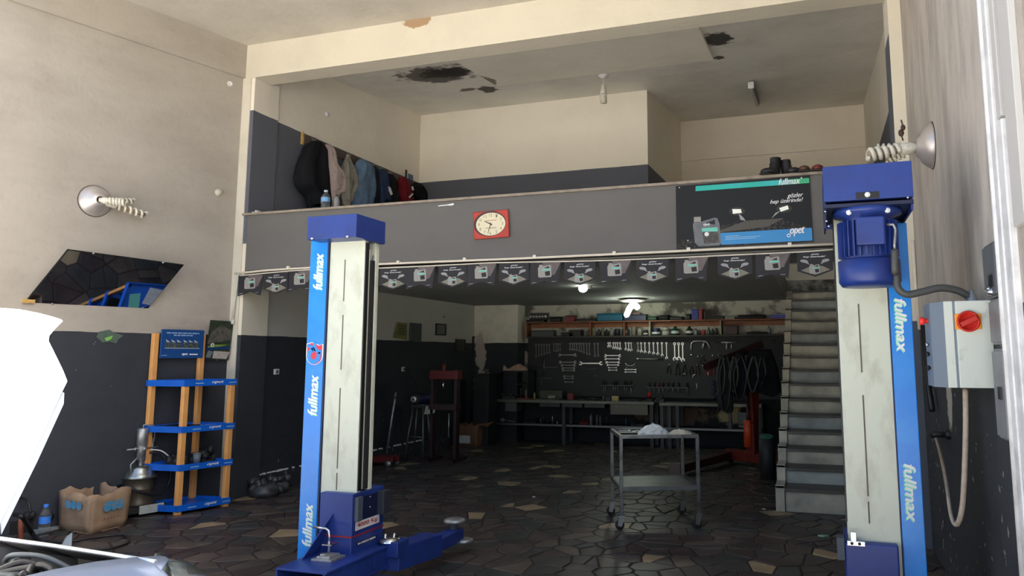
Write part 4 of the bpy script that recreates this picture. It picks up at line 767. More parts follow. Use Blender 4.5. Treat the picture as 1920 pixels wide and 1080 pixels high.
for side in (0, 1):
    for k in range(3):
        xa = .14 + side * .37 + k * .115; bq('picture_crate', xa, 1.745, xa + .105, 1.80, M('picture dark', (40, 50, 50), .4, dirt=(130, 136, 130), scale=80, amt=.9)); obj('picture_lid', MB().poly([R3(xa * LN, yb_, 1.835), R3((xa + .10) * LN, yb_, 1.805), R3((xa + .02) * LN, yb_, 1.805)]), M('picture silver', (170, 178, 176), .4), bn)
bq('picture_frame', .13, 1.735, .87, 1.742, MATS['picture silver'])
text('opet', R3(LN * .50, yb_, 1.655), R3(LN * .62, yb_, 1.655) - R3(LN * .50, yb_, 1.655), (0, 0, .030), m_print, bn, shear=.3, bold=.04)
bq('faint_lettering', .66, 1.665, .84, 1.677, m_print); bq('faint_lettering', .07, 1.658, .18, 1.663, MATS['faint print'])
def flatthing(name, label, cat, x0, y0, x1, y1, z, h, mat, rot=0, grp=None):
    cx, cy = (x0 + x1) / 2, (y0 + y1) / 2; Mx = Rm @ Matrix.Translation((cx, cy, z)) @ Matrix.Rotation(rot, 4, 'Z'); return put(name, MB().box((-(x1 - x0) / 2, -(y1 - y0) / 2, 0), ((x1 - x0) / 2, (y1 - y0) / 2, h), Mx), mat, label, cat, grp)
m_pap = M('paper', (205, 208, 206), .7, dirt=(150, 156, 165), scale=25)
flatthing('paper_sheet', 'white paper sheet on the top shelf of the blue rack', 'paper', .22, .03, .52, .25, shz[3] + .002, .004, m_pap, .15)
flatthing('leaflet', 'pale leaflet on top rack shelf beside the paper sheet', 'paper', .05, .1, .17, .3, shz[3] + .002, .004, m_mint, -.2)
flatthing('paper_sheet', 'blue and white leaflet on the second shelf from top', 'paper', .15, .02, .42, .20, shz[2] + .002, .012, M('blue paper', (80, 100, 190), .6, dirt=(205, 208, 210), scale=14, amt=1), .3)
flatthing('dark_tray', 'flat dark tray on the left of the second rack shelf', 'tray', -.0, .06, .24, .34, shz[2] + .002, .03, m_black, .1)
flatthing('paper_sheet', 'white torn paper at the right of the second rack shelf', 'paper', .42, .04, .55, .22, shz[2] + .002, .010, m_pap, -.3)
for k, (x, y, r, h) in enumerate(((.10, .2, .07, .06), (.2, .25, .06, .08), (.42, .2, .07, .10), (.52, .24, .06, .13), (.34, .26, .06, .06))):
    mb = MB(); rr = random.Random(k)
    for q in range(7): mb.ball(Rm @ Vector((x + rr.uniform(-.04, .04), y + rr.uniform(-.05, .05), shz[1] + .02 + rr.uniform(0, h))), (r * rr.uniform(.4, .7), r * rr.uniform(.4, .7), .03 + rr.uniform(0, .02)), 8)
    mb.box((x - r, y - r, shz[1] + .001), (x + r, y + r, shz[1] + .03), Rm)
    put('oily_part', mb, m_dark, 'grimy black engine part on third rack shelf, %s from the left' % ORD[[0, 1, 3, 4, 2][k]], 'engine part', 'engine parts on the third rack shelf')
c = Rm @ Vector((.30, .14, shz[1])); t = T('plastic_cup', 'cloudy plastic jar on the third rack shelf', 'jar', c); obj('jar_body', MB().lathe([(0, 0), (.035, 0), (.042, .11), (.040, .11), (.033, .005)], c, n=14), M('cloudy plastic', (110, 118, 120), .3), t); obj('jar_rim', MB().lathe([(.042, .105), (.046, .11), (.042, .115)], c, n=14), m_grey, t)
# ------------------------------------------------------------------ grease pump
c = PZ(254, 969, 0); c.z = 0; c += Vector((-.09, .10, 0)); ang = math.atan2(U.y, U.x); Mg = Matrix.Translation(c) @ Matrix.Rotation(ang, 4, 'Z')
t = T('grease_pump', 'drum grease pump with silver top cylinder between carton and rack', 'grease pump', c)
G = lambda x, y, z: Mg @ Vector((x, y, z))
obj('trolley_base', MB().box((-.18, -.18, .04), (.17, .15, .10), Mg), m_dark, t, bevel=.006); obj('front_plate', MB().box((-.08, -.20, .03), (.17, -.185, .115), Mg), M('plate white worn', (180, 188, 182), .5, dirt=(110, 110, 104), scale=14), t, bevel=.002)
for x in (-.20, .19):
    for y in (-.14, .14): obj('wheel', MB().lathe([(0, -.02), (.05, -.02), (.055, -.012), (.055, .012), (.05, .02), (0, .02)], G(x, y, .055), Mg.to_3x3() @ Vector((1, 0, 0)), 16), m_rub, t)
obj('drum', MB().lathe([(0, .10), (.155, .10), (.16, .12), (.15, .14), (.15, .26), (.157, .27), (.15, .28), (.15, .38), (.16, .385)], c, n=28), M('greasy drum', (92, 84, 72), .4, .4, dirt=(50, 44, 38), scale=7, amt=.9), t)
obj('drum_lid', MB().lathe([(.162, .38), (.164, .40), (.15, .415), (.145, .43), (.12, .45), (.12, .48), (.08, .50), (.03, .505), (0, .505)], c, n=28), M('lid steel', (168, 174, 170), .28, .9, dirt=(90, 90, 84), scale=9), t)
obj('pump_cylinder', MB().lathe([(.022, .50), (.022, .55), (.045, .56), (.042, .66), (.048, .70), (.048, .715), (.054, .72), (.056, .88), (.050, .89), (0, .89)], c, n=20), m_steel, t)
obj('handle', MB().tube([G(-.12, -.05, .43), G(-.13, -.06, .53), G(-.06, -.06, .60)], .010, 6).tube([G(.10, .0, .40), G(.115, .0, .78)], .008, 6), m_steel, t)
obj('valve', MB().tube([G(-.16, -.02, .68), G(.16, -.02, .68)], .008, 6).ball(G(-.08, -.03, .68), .018, 8).ball(G(0, -.055, .675), .024, 8), m_steel, t)
obj('top_fitting', MB().tube([G(0, 0, .88), G(0, 0, .92), G(.10, -.01, .92), G(.12, -.01, .88), G(.12, -.01, .74)], .007, 6), m_steel, t)
obj('hose', MB().tube(smooth([G(.07, -.03, .63), G(.18, -.06, .60), G(.27, -.10, .44), G(.25, -.10, .26), G(.10, -.19, .20), G(-.10, -.20, .26), G(-.20, -.12, .34), G(-.20, .06, .30)]), .013, 8), m_black, t)
obj('hose', MB().tube(smooth([G(.08, -.03, .66), G(.17, -.07, .64), G(.24, -.1, .58)]), .007, 6), m_white, t, label='short white hose end')
# carton, bottle, tyre tools and small floor litter on the left
def carton(name, label, corners, h, flare, mat, logos=True, seed=2):
    rnd = random.Random(seed); t = T(name, label, 'box', sum(corners, Vector()) / 4); ctr = sum(corners, Vector()) / 4
    for i in range(4):
        a, b = corners[i], corners[(i + 1) % 4]; n = 9; lo = [a.lerp(b, k / (n - 1)) for k in range(n)]; out = ((a + b) / 2 - ctr).normalized(); rows = []
        for r in range(6):
            u = r / 5
            rows.append([p + out * flare * u + (p - ctr).normalized() * flare * .3 * u + Vector((0, 0, h * u * (1 + (rnd.uniform(-.10, .07) if r == 5 else 0)))) + out * .009 * math.sin(k * .8 + r * 1.1 + i) for k, p in enumerate(lo)])
        for k in (0, n - 1):
            for r in range(6): cp = (a if k == 0 else b); rows[r][k] = cp + (cp - ctr).normalized() * flare * 1.2 * r / 5 + Vector((0, 0, h * r / 5))
        vs = [v for r in rows for v in r]; fs = [(r * n + k, r * n + k + 1, (r + 1) * n + k + 1, (r + 1) * n + k) for r in range(5) for k in range(n - 1)]
        o = obj('carton_side', MB().add(vs, fs, True), mat, t); sm = o.modifiers.new('thick', 'SOLIDIFY'); sm.thickness = .006
    obj('carton_bottom', MB().prism([c + Vector((0, 0, .002)) for c in corners], (0, 0, .006)), mat, t)
    return t, ctr
kA, kB, kC = PZ(110, 992, 0), PZ(166, 1003, 0), PZ(237, 985, 0); kD = kA + kC - kB; m_card = M('cardboard', (164, 138, 112), .8, dirt=(120, 98, 80), scale=6, amt=.6, bmp=.004)
t, ctr = carton('torn_carton', 'torn open brown carton with blue print by left wall', [kA, kB, kC, kD], .36, .02, m_card)
m_lb = M('logo blue print', (60, 150, 196), .7, dirt=(178, 142, 104), scale=40, amt=.7)
def onface(a, b, u, v, k=.016):
    nrm = (b - a).cross(Vector((0, 0, 1))).normalized(); nrm = nrm if nrm.dot(ctr - a) < 0 else -nrm
    return a.lerp(b, u) + Vector((0, 0, v * .36)) + nrm * (k + .028 * v + .006)
for (a, b, u0, u1, v0, v1) in ((kA, kB, .30, .85, .60, .82), (kB, kC, .25, .80, .50, .78)):
    for s0, s1 in ((0, .42), (.36, .7), (.66, 1)):
        uu0, uu1 = u0 + (u1 - u0) * s0, u0 + (u1 - u0) * s1; cu, cv = (uu0 + uu1) / 2, (v0 + v1) / 2
        obj('blue_print', MB().poly([onface(a, b, cu + (uu1 - uu0) / 2 * math.cos(q), cv + (v1 - v0) / 2 * math.sin(q)) for q in np.linspace(0, 6, 12)]), m_lb, t)
for k in range(5): obj('red_print', MB().poly([onface(kB, kC, .30 + k * .09 + q[0], .30 + q[1]) for q in ((0, 0), (.035, .01), (.03, .05), (.005, .045))]), M('faded red print', (140, 80, 70), .7), t)
c = PZ(82, 1001, 0); bottle('water_bottle', 'clear water bottle with blue cap on the floor left of the carton', c, .27, .048, gm, M('cap blue', (50, 120, 220), .4), M('label blue', (60, 130, 225), .4))
q = [PZ(50, 992, 0), PZ(66, 985, 0), PZ(112, 978, 0), PZ(118, 990, 0), PZ(60, 1006, 0)]
put('paper_scrap', MB().prism([v + Vector((0, 0, .003)) for v in q], (0, 0, .006)), M('scrap grey', (150, 154, 156), .7), 'grey paper scrap on floor behind the water bottle', 'paper')
q = [PZ(115, 1022, 0), PZ(134, 1010, .0), PZ(134, 1026, 0)]; put('plastic_scrap', MB().add([q[0], q[2], q[1], (q[1] + q[2]) / 2 + Vector((0, 0, .09)), q[0].lerp(q[1], .4) + Vector((0, 0, .05))], [(0, 1, 3), (0, 3, 4), (4, 3, 2), (0, 4, 2), (1, 2, 3)]), M('film', (170, 180, 182), .3), 'crumpled clear plastic scrap on the floor beyond the car', 'litter')
put('air_hose', MB().tube(smooth([PZ(a, b, .012) for a, b in ((40, 1013), (120, 1016), (190, 1006), (228, 1003), (242, 1010), (236, 1020), (205, 1028), (160, 1032))]), .010, 8), m_black, 'thin black hose curling over the paving before the carton', 'hose')
hp = [PZ(28, 965, .25), PZ(40, 968, .28), PZ(52, 985, .15), PZ(62, 1002, .03), PZ(78, 1017, .012), PZ(88, 1030, .012)]
put('thick_hose', MB().tube(smooth(hp), .020, 8), m_black, 'thick black hose dropping to floor at the left edge', 'hose')
c = PZ(20, 1000, 0); c.z = 0; t = T('parts_heap', 'dark heap of machine parts at the left edge by the raised bonnet', 'machine', c)
rr = random.Random(5); mb = MB()
for k in range(22): mb.ball(c + Vector((rr.uniform(-.25, .12), rr.uniform(-.1, .3), rr.uniform(.04, .28))), (rr.uniform(.03, .08), rr.uniform(.03, .08), rr.uniform(.03, .07)), 8)
mb.box(tuple(c + Vector((-.25, -.05, 0))), tuple(c + Vector((.1, .28, .12)))); obj('block', mb, m_dark, t); obj('copper_pipe', MB().tube([PZ(40, 1010, .03), PZ(39, 990, .12), PZ(40, 975, .20)], .022, 8), M('rusty pipe', (150, 86, 66), .6), t); obj('ring', MB().tube(smooth([c + Vector((.1 + .13 * math.cos(a), .0, .2 + .13 * math.sin(a))) for a in np.linspace(0, 6.28, 9)]), .010, 6), m_black, t)
# grimy parts beyond the rack
for k, (a, b, r) in enumerate(((404, 925, .10), (448, 926, .17), (492, 920, .14))):
    c = PZ(a, b, 0); c.z = 0; c.x = max(c.x, XW + r + .03) if c.y > YP else c.x; rr = random.Random(k + 20); mb = MB()
    if k: mb.lathe([(0, 0), (r, 0), (r * 1.05, .05), (r * .9, .12), (r * .6, .14), (0, .13)], c, n=14)
    for q in range(8): mb.ball(c + Vector((rr.uniform(-r, r) * .8, rr.uniform(-r, r) * .8, rr.uniform(.04, .17))), (rr.uniform(.03, .06),) * 3, 8)
    put('oily_housing', mb, M('oily alloy', (84, 86, 86), .4, .3, dirt=(30, 30, 32), scale=12, amt=.9), ('small dark metal lump on the floor behind the rack leg', 'oily gearbox casing on floor right of the rack', 'oily alloy casing on the floor between rack and lift post')[k], 'engine part')

# ------------------------------------------------------------------ car at the left edge
hz = Vector((-3.99, 2.85, .80)); kx = .52; hn = Vector((-1, .04, kx)).normalized()
HP = lambda a, b: PN(a, b, hz, hn)
tcar = T('car', 'light silver car with raised bonnet coloured sun-blown white, front corner showing', 'car', (-3.6, 2.2, 0))
outl = [(0, 985), (60, 862), (112, 745), (127, 715), (119, 695), (102, 660), (92, 640), (93, 630), (104, 617), (119, 602), (100, 596), (72, 589), (40, 583), (0, 580)]
pts = [HP(a, b) for a, b in outl]; ev = (pts[-1] - pts[-2]).normalized(); base = (pts[0] - pts[1]).normalized()
ext = [pts[-1] + ev * .35, pts[-1] + ev * 1.0 + base * .1, pts[-1] + ev * 1.0 + base * 1.0, pts[0] + base * .06 + ev * .9, pts[0] + base * .06]
m_hood = M('bonnet sunlit white', (246, 246, 244), .4); m_body = M('silver car paint', (126, 138, 160), .34, .2)  # bonnet has sun glare put into its colour; the car itself is silver
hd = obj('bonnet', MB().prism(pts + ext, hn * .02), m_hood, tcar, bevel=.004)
inn = [(0, 998), (22, 948), (64, 862), (112, 762), (118, 740), (112, 745), (60, 862), (0, 985)]
obj('bonnet_flange', MB().prism([HP(a, b) - hn * .012 for a, b in ((0, 1000), (68, 862), (117, 755), (118, 735), (60, 858), (0, 980))], hn * .03), M('flange grey', (140, 150, 166), .4), hd)
ZB = .76
rim_far = [PZ(-60, 1000, ZB), PZ(0, 1010, ZB), PZ(90, 1022, ZB), PZ(200, 1039, ZB), PZ(293, 1054, ZB)]
obj('wing_edge', MB().tube(rim_far, .011, 8), M('strip bright', (225, 232, 238), .25, .8), tcar)
dwn = Vector((0, .0, -.05)); mb = MB()
fa_ = [v + Vector((0, .0, -.012)) for v in rim_far]; fb_ = [v + Vector((0, .16, -.10)) for v in rim_far]; fc_ = [v + Vector((0, .22, -.42)) for v in rim_far]
for A_, B_ in ((fa_, fb_), (fb_, fc_)):
    for i in range(4): mb.add([A_[i], A_[i + 1], B_[i + 1], B_[i]], [(0, 3, 2, 1)], True)
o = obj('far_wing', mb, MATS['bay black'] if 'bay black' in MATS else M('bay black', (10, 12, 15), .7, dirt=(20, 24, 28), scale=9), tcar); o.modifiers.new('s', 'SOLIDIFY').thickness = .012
# nose panel between the engine bay and the camera side
top = [(40, 1086), (100, 1072), (180, 1057), (250, 1049), (300, 1046), (316, 1052)]; nose = [PZ(a, b, ZB) for a, b in top]; tail = [PZ(a, b, ZB) for a, b in ((-160, 1130), (-60, 1105))]
nose = tail + nose; rows = [nose]
for dx, dzz in ((.05, -.012), (.13, -.04), (.20, -.10), (.25, -.22), (.26, -.42)): rows.append([v + Vector((dx, -.06 - dx * .3, dzz)) for v in nose])
n = len(nose); vs = [v for r in rows for v in r]; fs = [(r * n + k, r * n + k + 1, (r + 1) * n + k + 1, (r + 1) * n + k) for r in range(len(rows) - 1) for k in range(n - 1)]
o = obj('nose_panel', MB().add(vs, fs, True), m_body, tcar); o.modifiers.new('s', 'SOLIDIFY').thickness = .01
# headlight: ribbed reflector behind a bulged clear lens
hc = PZ(316, 1058, ZB - .05); lens = [PZ(a, b, ZB - .02) for a, b in ((303, 1040), (322, 1046), (345, 1051), (366, 1061), (382, 1074), (392, 1088))]
low = [v + Vector((-.02, -.09, -.05)) for v in lens]; low2 = [v + Vector((-.04, -.16, -.18)) for v in lens]; inn_ = [PZ(a, b, ZB - .01) for a, b in ((303, 1042), (310, 1048), (314, 1056), (320, 1066), (326, 1078), (330, 1090))]
vs = inn_ + lens + low + low2; k6 = 6; fs = [(r * k6 + k, r * k6 + k + 1, (r + 1) * k6 + k + 1, (r + 1) * k6 + k) for r in range(3) for k in range(5)]
lm, lnt, lb = new('headlight plastic', .06); lb.inputs['Transmission Weight'].default_value = .75; lb.inputs['Base Color'].default_value = (.62, .68, .64, 1); lb.inputs['IOR'].default_value = 1.2
hl = obj('headlight', MB().add(vs, fs, True), lm, tcar); hl.modifiers.new('s', 'SOLIDIFY').thickness = .004
obj('reflector_bowl', MB().lathe([(.0, -.06), (.03, -.05), (.06, -.02), (.075, .02)], (lens[2] + inn_[3]) / 2 + Vector((0, 0, -.05)), (.5, -.3, .8), 16), m_chrome, hl)
obj('lamp_bezel', MB().prism([v + Vector((0, 0, -.10)) for v in inn_ + lens[::-1]], (0, 0, -.02)), M('bezel grey', (96, 104, 104), .4), hl)
for q in ((329, 1064), (342, 1066)): obj('lamp_glint', MB().ball(PZ(*q, ZB - .04), .008, 8), m_chrome, hl)
mb = MB(); rr = random.Random(9)
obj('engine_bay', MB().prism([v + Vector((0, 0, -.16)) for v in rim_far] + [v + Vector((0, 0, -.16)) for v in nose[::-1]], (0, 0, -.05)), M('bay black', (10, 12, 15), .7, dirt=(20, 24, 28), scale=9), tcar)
obj('engine_block', MB().box((-3.75, 2.40, .45), (-3.30, 2.72, .66)).box((-3.62, 2.5, .6), (-3.40, 2.68, .70)), M('engine grey', (52, 60, 66), .5, .2, dirt=(24, 28, 31), scale=14, amt=.9), tcar, bevel=.02)
obj('engine_hose', MB().tube(smooth([(-3.75, 2.72, .68), (-3.62, 2.66, .73), (-3.45, 2.68, .73), (-3.32, 2.74, .66)]), .012, 8), M('engine hose grey', (70, 78, 84), .5), tcar)
for k in range(6): obj('engine_pipe', MB().tube(smooth([(-3.7 + rr.uniform(0, .5), 2.42 + rr.uniform(0, .25), .66), (-3.6 + rr.uniform(0, .4), 2.45 + rr.uniform(0, .2), .72), (-3.4 + rr.uniform(0, .4), 2.55 + rr.uniform(0, .15), .64)]), .016, 6), m_black, tcar)
obj('filler_cap', MB().lathe([(0, .02), (.045, .02), (.05, .015), (.05, 0)], PZ(225, 1056, ZB - .12), n=20), M('cap slate blue', (52, 62, 90), .4), tcar)
obj('far_corner_rubber', MB().lathe([(.0, .02), (.018, .02), (.022, 0)], PZ(298, 1046, ZB - .02), n=12), m_black, tcar)
obj('lower_body', MB().box((-4.6, 1.75, .22), (-2.78, 2.62, .50)), m_body, tcar, bevel=.05)
for x, y in ((-3.35, 1.9), (-3.35, 2.58)): obj('wheel', MB().lathe([(0, -.09), (.18, -.09), (.27, -.08), (.29, -.05), (.29, .05), (.27, .08), (.18, .09), (0, .09)], (x, y, .29), (0, 1, 0), 24), m_rub, tcar)

# ------------------------------------------------------------------ workshop at the back: lamps under the mezzanine
def glow(n, k): return M(n, (244, 255, 236), .4, emit=k)
m_em = glow('lit spiral tube', 28)
c = PY(1186, 563, 12.9); c.z = 2.648
t = T('ceiling_lamp', 'round metal ceiling lamp with three lit bulbs above the workbench', 'lamp', c)
obj('reflector', MB().lathe([(0, -.005), (.22, -.012), (.25, -.03), (.235, -.035), (.16, -.06), (.05, -.06), (0, -.06)], c, n=32), M('lamp dish metal', (205, 198, 194), .35, .6), t)
for d in ((-.45, .0, -.9), (.55, -.35, -.55), (.1, -.8, -.5)):
    d = Vector(d).normalized(); p = c + Vector((0, 0, -.06)) + d * .03
    obj('lit_bulb', MB().lathe([(.02, 0), (.03, .03), (.045, .05), (.05, .10), (.045, .24 if d.z < -.7 else .14), (0, .27 if d.z < -.7 else .17)], p, d, 14), m_em, t)
c = PY(1093, 541, 10.3); tp = Vector((c.x, c.y, 2.65)); t = T('batten_lamp', 'lit bulb in a tilted holder on ceiling behind the pennants', 'lamp', tp)
obj('holder', MB().lathe([(0, 0), (.05, 0), (.045, -.03), (.03, -.04), (0, -.04)], tp + Vector((.09, 0, 0)), n=16).tube([tp + Vector((.09, 0, -.03)), c + Vector((.05, 0, .02))], .024, 10), m_jw, t); obj('lit_bulb', MB().ball(c, (.065, .06, .055), 14), glow('lit bulb', 25), t)

# workbenches along the back wall
YFB = 13.52
m_bt = M('bench top steel', (104, 104, 100), .4, .4, dirt=(40, 40, 40), scale=6, amt=.8); m_bl = M('bench leg', (58, 60, 62), .5, dirt=(34, 34, 36), scale=6)
xA0, xA1 = PY(908, 752, YFB).x, PY(1226, 757, YFB).x; zt_ = PY(1100, 752, YFB).z
def bench(label, xa, xb, z, shelf, legs, pl=()):
    t = T('workbench', label, 'workbench', ((xa + xb) / 2, 13.8, 0))
    obj('bench_top', MB().box((xa, YFB, z - .04), (xb, 14.10, z)), m_bt, t, bevel=.004); obj('top_edge', MB().box((xa, YFB - .012, z - .045), (xb, YFB, z + .004)), M('edge worn steel', (120, 120, 110), .5, .5, dirt=(50, 50, 48), scale=3), t)
    for x in legs:
        for y in (YFB + .05, 14.02): obj('leg', MB().box((x - .03, y - .03, 0), (x + .03, y + .03, z - .04)), m_bl, t)
    if shelf: obj('lower_shelf', MB().box((xa + .03, YFB + .08, shelf - .02), (xb - .03, 14.08, shelf)), m_bl, t); obj('shelf_edge', MB().box((xa + .03, YFB + .065, shelf - .03), (xb - .03, YFB + .08, shelf + .004)), m_toold, t)
    return t
b1 = bench('long steel workbench left of the vice plate, cluttered with tools', xA0, xA1, zt_, .36, (xA0 + .04, PY(1056, 800, YFB).x, xA1 - .05))
obj('drawer', MB().box((PY(948, 755, YFB).x, YFB - .02, zt_ - .22), (PY(969, 755, YFB).x, YFB + .3, zt_ - .05)), M('drawer steel', (84, 86, 84), .5), b1, bevel=.004)
obj('apron_panel', MB().box((PY(1145, 755, YFB).x, YFB - .03, zt_ - .23), (PY(1215, 755, YFB).x, YFB - .015, zt_ - .05)), M('pale worn plate', (100, 96, 86), .5, dirt=(84, 78, 70), scale=5), b1, bevel=.003)
for q in range(3): obj('drawer', MB().box((PY(1010 + q * 42, 755, YFB).x + .02, YFB - .012, zt_ - .12), (PY(1050 + q * 42, 755, YFB).x, YFB + .3, zt_ - .05)), m_bl, b1, bevel=.003)
xB0, xB1 = PY(1236, 760, YFB).x, PY(1428, 764, YFB).x; zB = zt_ - .01
bench('shorter steel workbench with bright front edge behind the engine hoist', xB0, xB1, zB, .36, (xB0 + .04, PY(1255, 800, YFB).x, PY(1270, 800, YFB).x, xB1 - .05))
YT = YBK - .045
xp0, xp1 = PY(990, 640, YT).x, PY(1473, 640, YT).x; zp0, zp1 = PY(1200, 745, YT).z, PY(1200, 628, YT).z
pegb = put('tool_board', MB().box((xp0, YT, zp0), (xp1, YBK - .002, zp1 - .035)), M('tool board charcoal', (33, 37, 38), .6, dirt=(22, 25, 26), scale=3, amt=.5), 'wide charcoal tool board on the back wall under the shelves', 'tool board')
# shelf unit
ys0 = YBK - .26; zl, zu = PY(1200, 629, ys0).z, PY(1200, 601, ys0).z; xs0, xs1 = PY(986, 610, ys0).x, PY(1473, 610, ys0).x
t = T('wall_shelf', 'long two-board brown wooden shelf full of bottles above tool board', 'shelf', ((xs0 + xs1) / 2, 14.0, zl - .03))
obj('shelf_board', MB().box((xs0, ys0, zl - .03), (xs1, YBK - .003, zl)), M('dark shelf board', (60, 54, 50), .6), t); obj('shelf_board', MB().box((xs0, ys0, zu - .022), (xs1, YBK - .003, zu)), m_wood, t)
obj('back_rail', MB().box((xs0 + .05, YBK - .03, zu - .11), (xs1, YBK - .004, zu - .025)), M('rail wood', (150, 96, 60), .6, dirt=(96, 60, 38), scale=6), t)
for px_ in (987, 1106, 1170, 1218, 1351): x = PY(px_, 615, ys0).x; obj('divider', MB().box((x - .012, ys0 + .005, zl), (x + .012, YBK - .004, zu - .022)), M('divider wood', (160, 152, 130), .6) if px_ in (1218, 1351) else m_wood, t)
def side(px): return PY(px, 615, YBK - .14).x
def cyl_item(nm, label, cat, px0, px1, h, z, mat, cap=None, lab=None, grp=None, kind='can'):
    x0, x1 = side(px0), side(px1); r = (x1 - x0) / 2; c = Vector(((x0 + x1) / 2, YBK - .14, z)); t = T(nm, label, cat, c, grp); r = min(r, .115)
    if kind == 'can': obj('can_body', MB().lathe([(0, 0), (r, 0), (r, h * .96), (r * .92, h), (0, h)], c, n=16), mat, t); obj('lid', MB().lathe([(r * .7, h), (r * .66, h + .012), (0, h + .012)], c, n=14), cap or m_grey, t)
    else: obj('bottle_body', MB().lathe([(0, 0), (r, 0), (r, h * .62), (r * .7, h * .75), (r * .35, h * .84), (r * .35, h * .9)], c, n=14), mat, t); obj('bottle_cap', MB().lathe([(r * .42, h * .88), (r * .4, h), (0, h)], c, n=12), cap or m_black, t)
    if lab: obj('item_label', MB().lathe([(r * 1.03, h * .2), (r * 1.03, h * .5)], c, n=16), lab, t)
def boxy(nm, label, cat, px0, px1, h, z, mat, d=.12, lid=None, grp=None, bev=.008):
    x0, x1 = side(px0), side(px1); c = Vector(((x0 + x1) / 2, YBK - .14, z)); t = T(nm, label, cat, c, grp)
    obj('body', MB().box((x0, c.y - d, z), (x1, c.y + .09, z + h * .88)), mat, t, bevel=bev); obj('lid', MB().box((x0 - .004, c.y - d - .004, z + h * .88), (x1 + .004, c.y + .094, z + h)), lid or mat, t, bevel=.004)
C = lambda n, c, r=.5: M('item ' + n, c, r)
G1, G2 = 'bottles and cans on the lower shelf board', 'things on the top shelf board'
# upper row
boxy('socket_tray', 'dark socket tray with pale rows at left end of top shelf', 'tray', 990, 1024, .05, zu, C('black', (30, 32, 34)), grp=G2)
tr = T('socket_rack', 'leaning rack of pale sockets at left end of top shelf', 'socket rack', Vector((side(1008), YBK - .1, zu + .05)), G2)
obj('rack_plate', MB().box((side(991), YBK - .10, zu + .05), (side(1027), YBK - .08, zu + .19)), C('grimy', (52, 52, 50)), tr)
for k in range(6): obj('socket', MB().lathe([(0, .03), (.022, .03), (.024, 0)], (side(994 + k * 5.6), YBK - .105, zu + .12), (0, -1, 0), 10), m_tool, tr)
boxy('drill_case', 'dark bulky power tool on top shelf left of the red box', 'power tool', 1034, 1053, .10, zu, C('char', (34, 36, 38)), grp=G2, bev=.03)
boxy('carton_small', 'small red and dark box on the top shelf', 'box', 1064, 1080, .12, zu, C('dim red', (120, 44, 50)), lid=C('char', (34, 36, 38)), grp=G2)
boxy('flat_case', 'low dark case on the top shelf right of the red box', 'case', 1083, 1120, .05, zu, C('black', (30, 32, 34)), grp=G2)
boxy('teal_case', 'teal plastic machine case on the top shelf under the lamp', 'case', 1122, 1170, .15, zu, C('teal', (10, 92, 118)), grp=G2, bev=.02)
boxy('navy_case', 'dark navy tool case right of the teal case', 'case', 1172, 1214, .12, zu, C('navy', (34, 40, 70)), grp=G2)
boxy('folded_rag', 'folded pinkish rag lying on the top shelf under the navy case', 'cloth', 1190, 1203, .03, zu + .12, C('pinkish', (150, 110, 100)), grp=G2)
boxy('green_bag', 'low green bundle on top shelf right of the navy case', 'bundle', 1216, 1234, .08, zu, C('moss', (60, 84, 66)), grp=G2, bev=.03)
boxy('dark_helmet', 'round dark lump on the top shelf left of blue oil tin', 'bundle', 1236, 1256, .10, zu, C('black', (30, 32, 34)), grp=G2, bev=.05)
boxy('black_pouch', 'low black pouch between the dark lump and blue oil tin', 'pouch', 1258, 1282, .06, zu, C('char', (34, 36, 38)), grp=G2, bev=.02)
boxy('hand_tool', 'black pointed hand tool beside the blue oil tin', 'power tool', 1288, 1297, .11, zu, C('black', (30, 32, 34)), grp=G2, bev=.02)
boxy('oil_tin', 'square tin, blue and red, standing on the top shelf', 'tin', 1299, 1312, .20, zu, C('tin blue', (36, 52, 130)), grp=G2); boxy('oil_tin', 'narrow red tin face right beside the blue tin', 'tin', 1312.5, 1319, .20, zu, C('tin red', (140, 34, 42)), grp=G2)
boxy('grey_hose_bundle', 'flat grey hose bundle on top shelf right of the tins', 'bundle', 1328, 1360, .06, zu, C('grime', (66, 66, 64)), grp=G2, bev=.03)
boxy('parts_tray', 'tray of pale small parts near the right of top shelf', 'tray', 1361, 1380, .05, zu, C('parts', (140, 138, 126)), grp=G2)
boxy('dark_bundle', 'long dark bundle on the top shelf toward the stairs', 'bundle', 1384, 1436, .07, zu, C('char', (34, 36, 38)), grp=G2, bev=.03)
boxy('blue_packet', 'blue and white packet at stair end of the top shelf', 'packet', 1446, 1476, .07, zu, C('packet blue', (70, 84, 170)), lid=C('packet white', (190, 196, 214)), grp=G2)
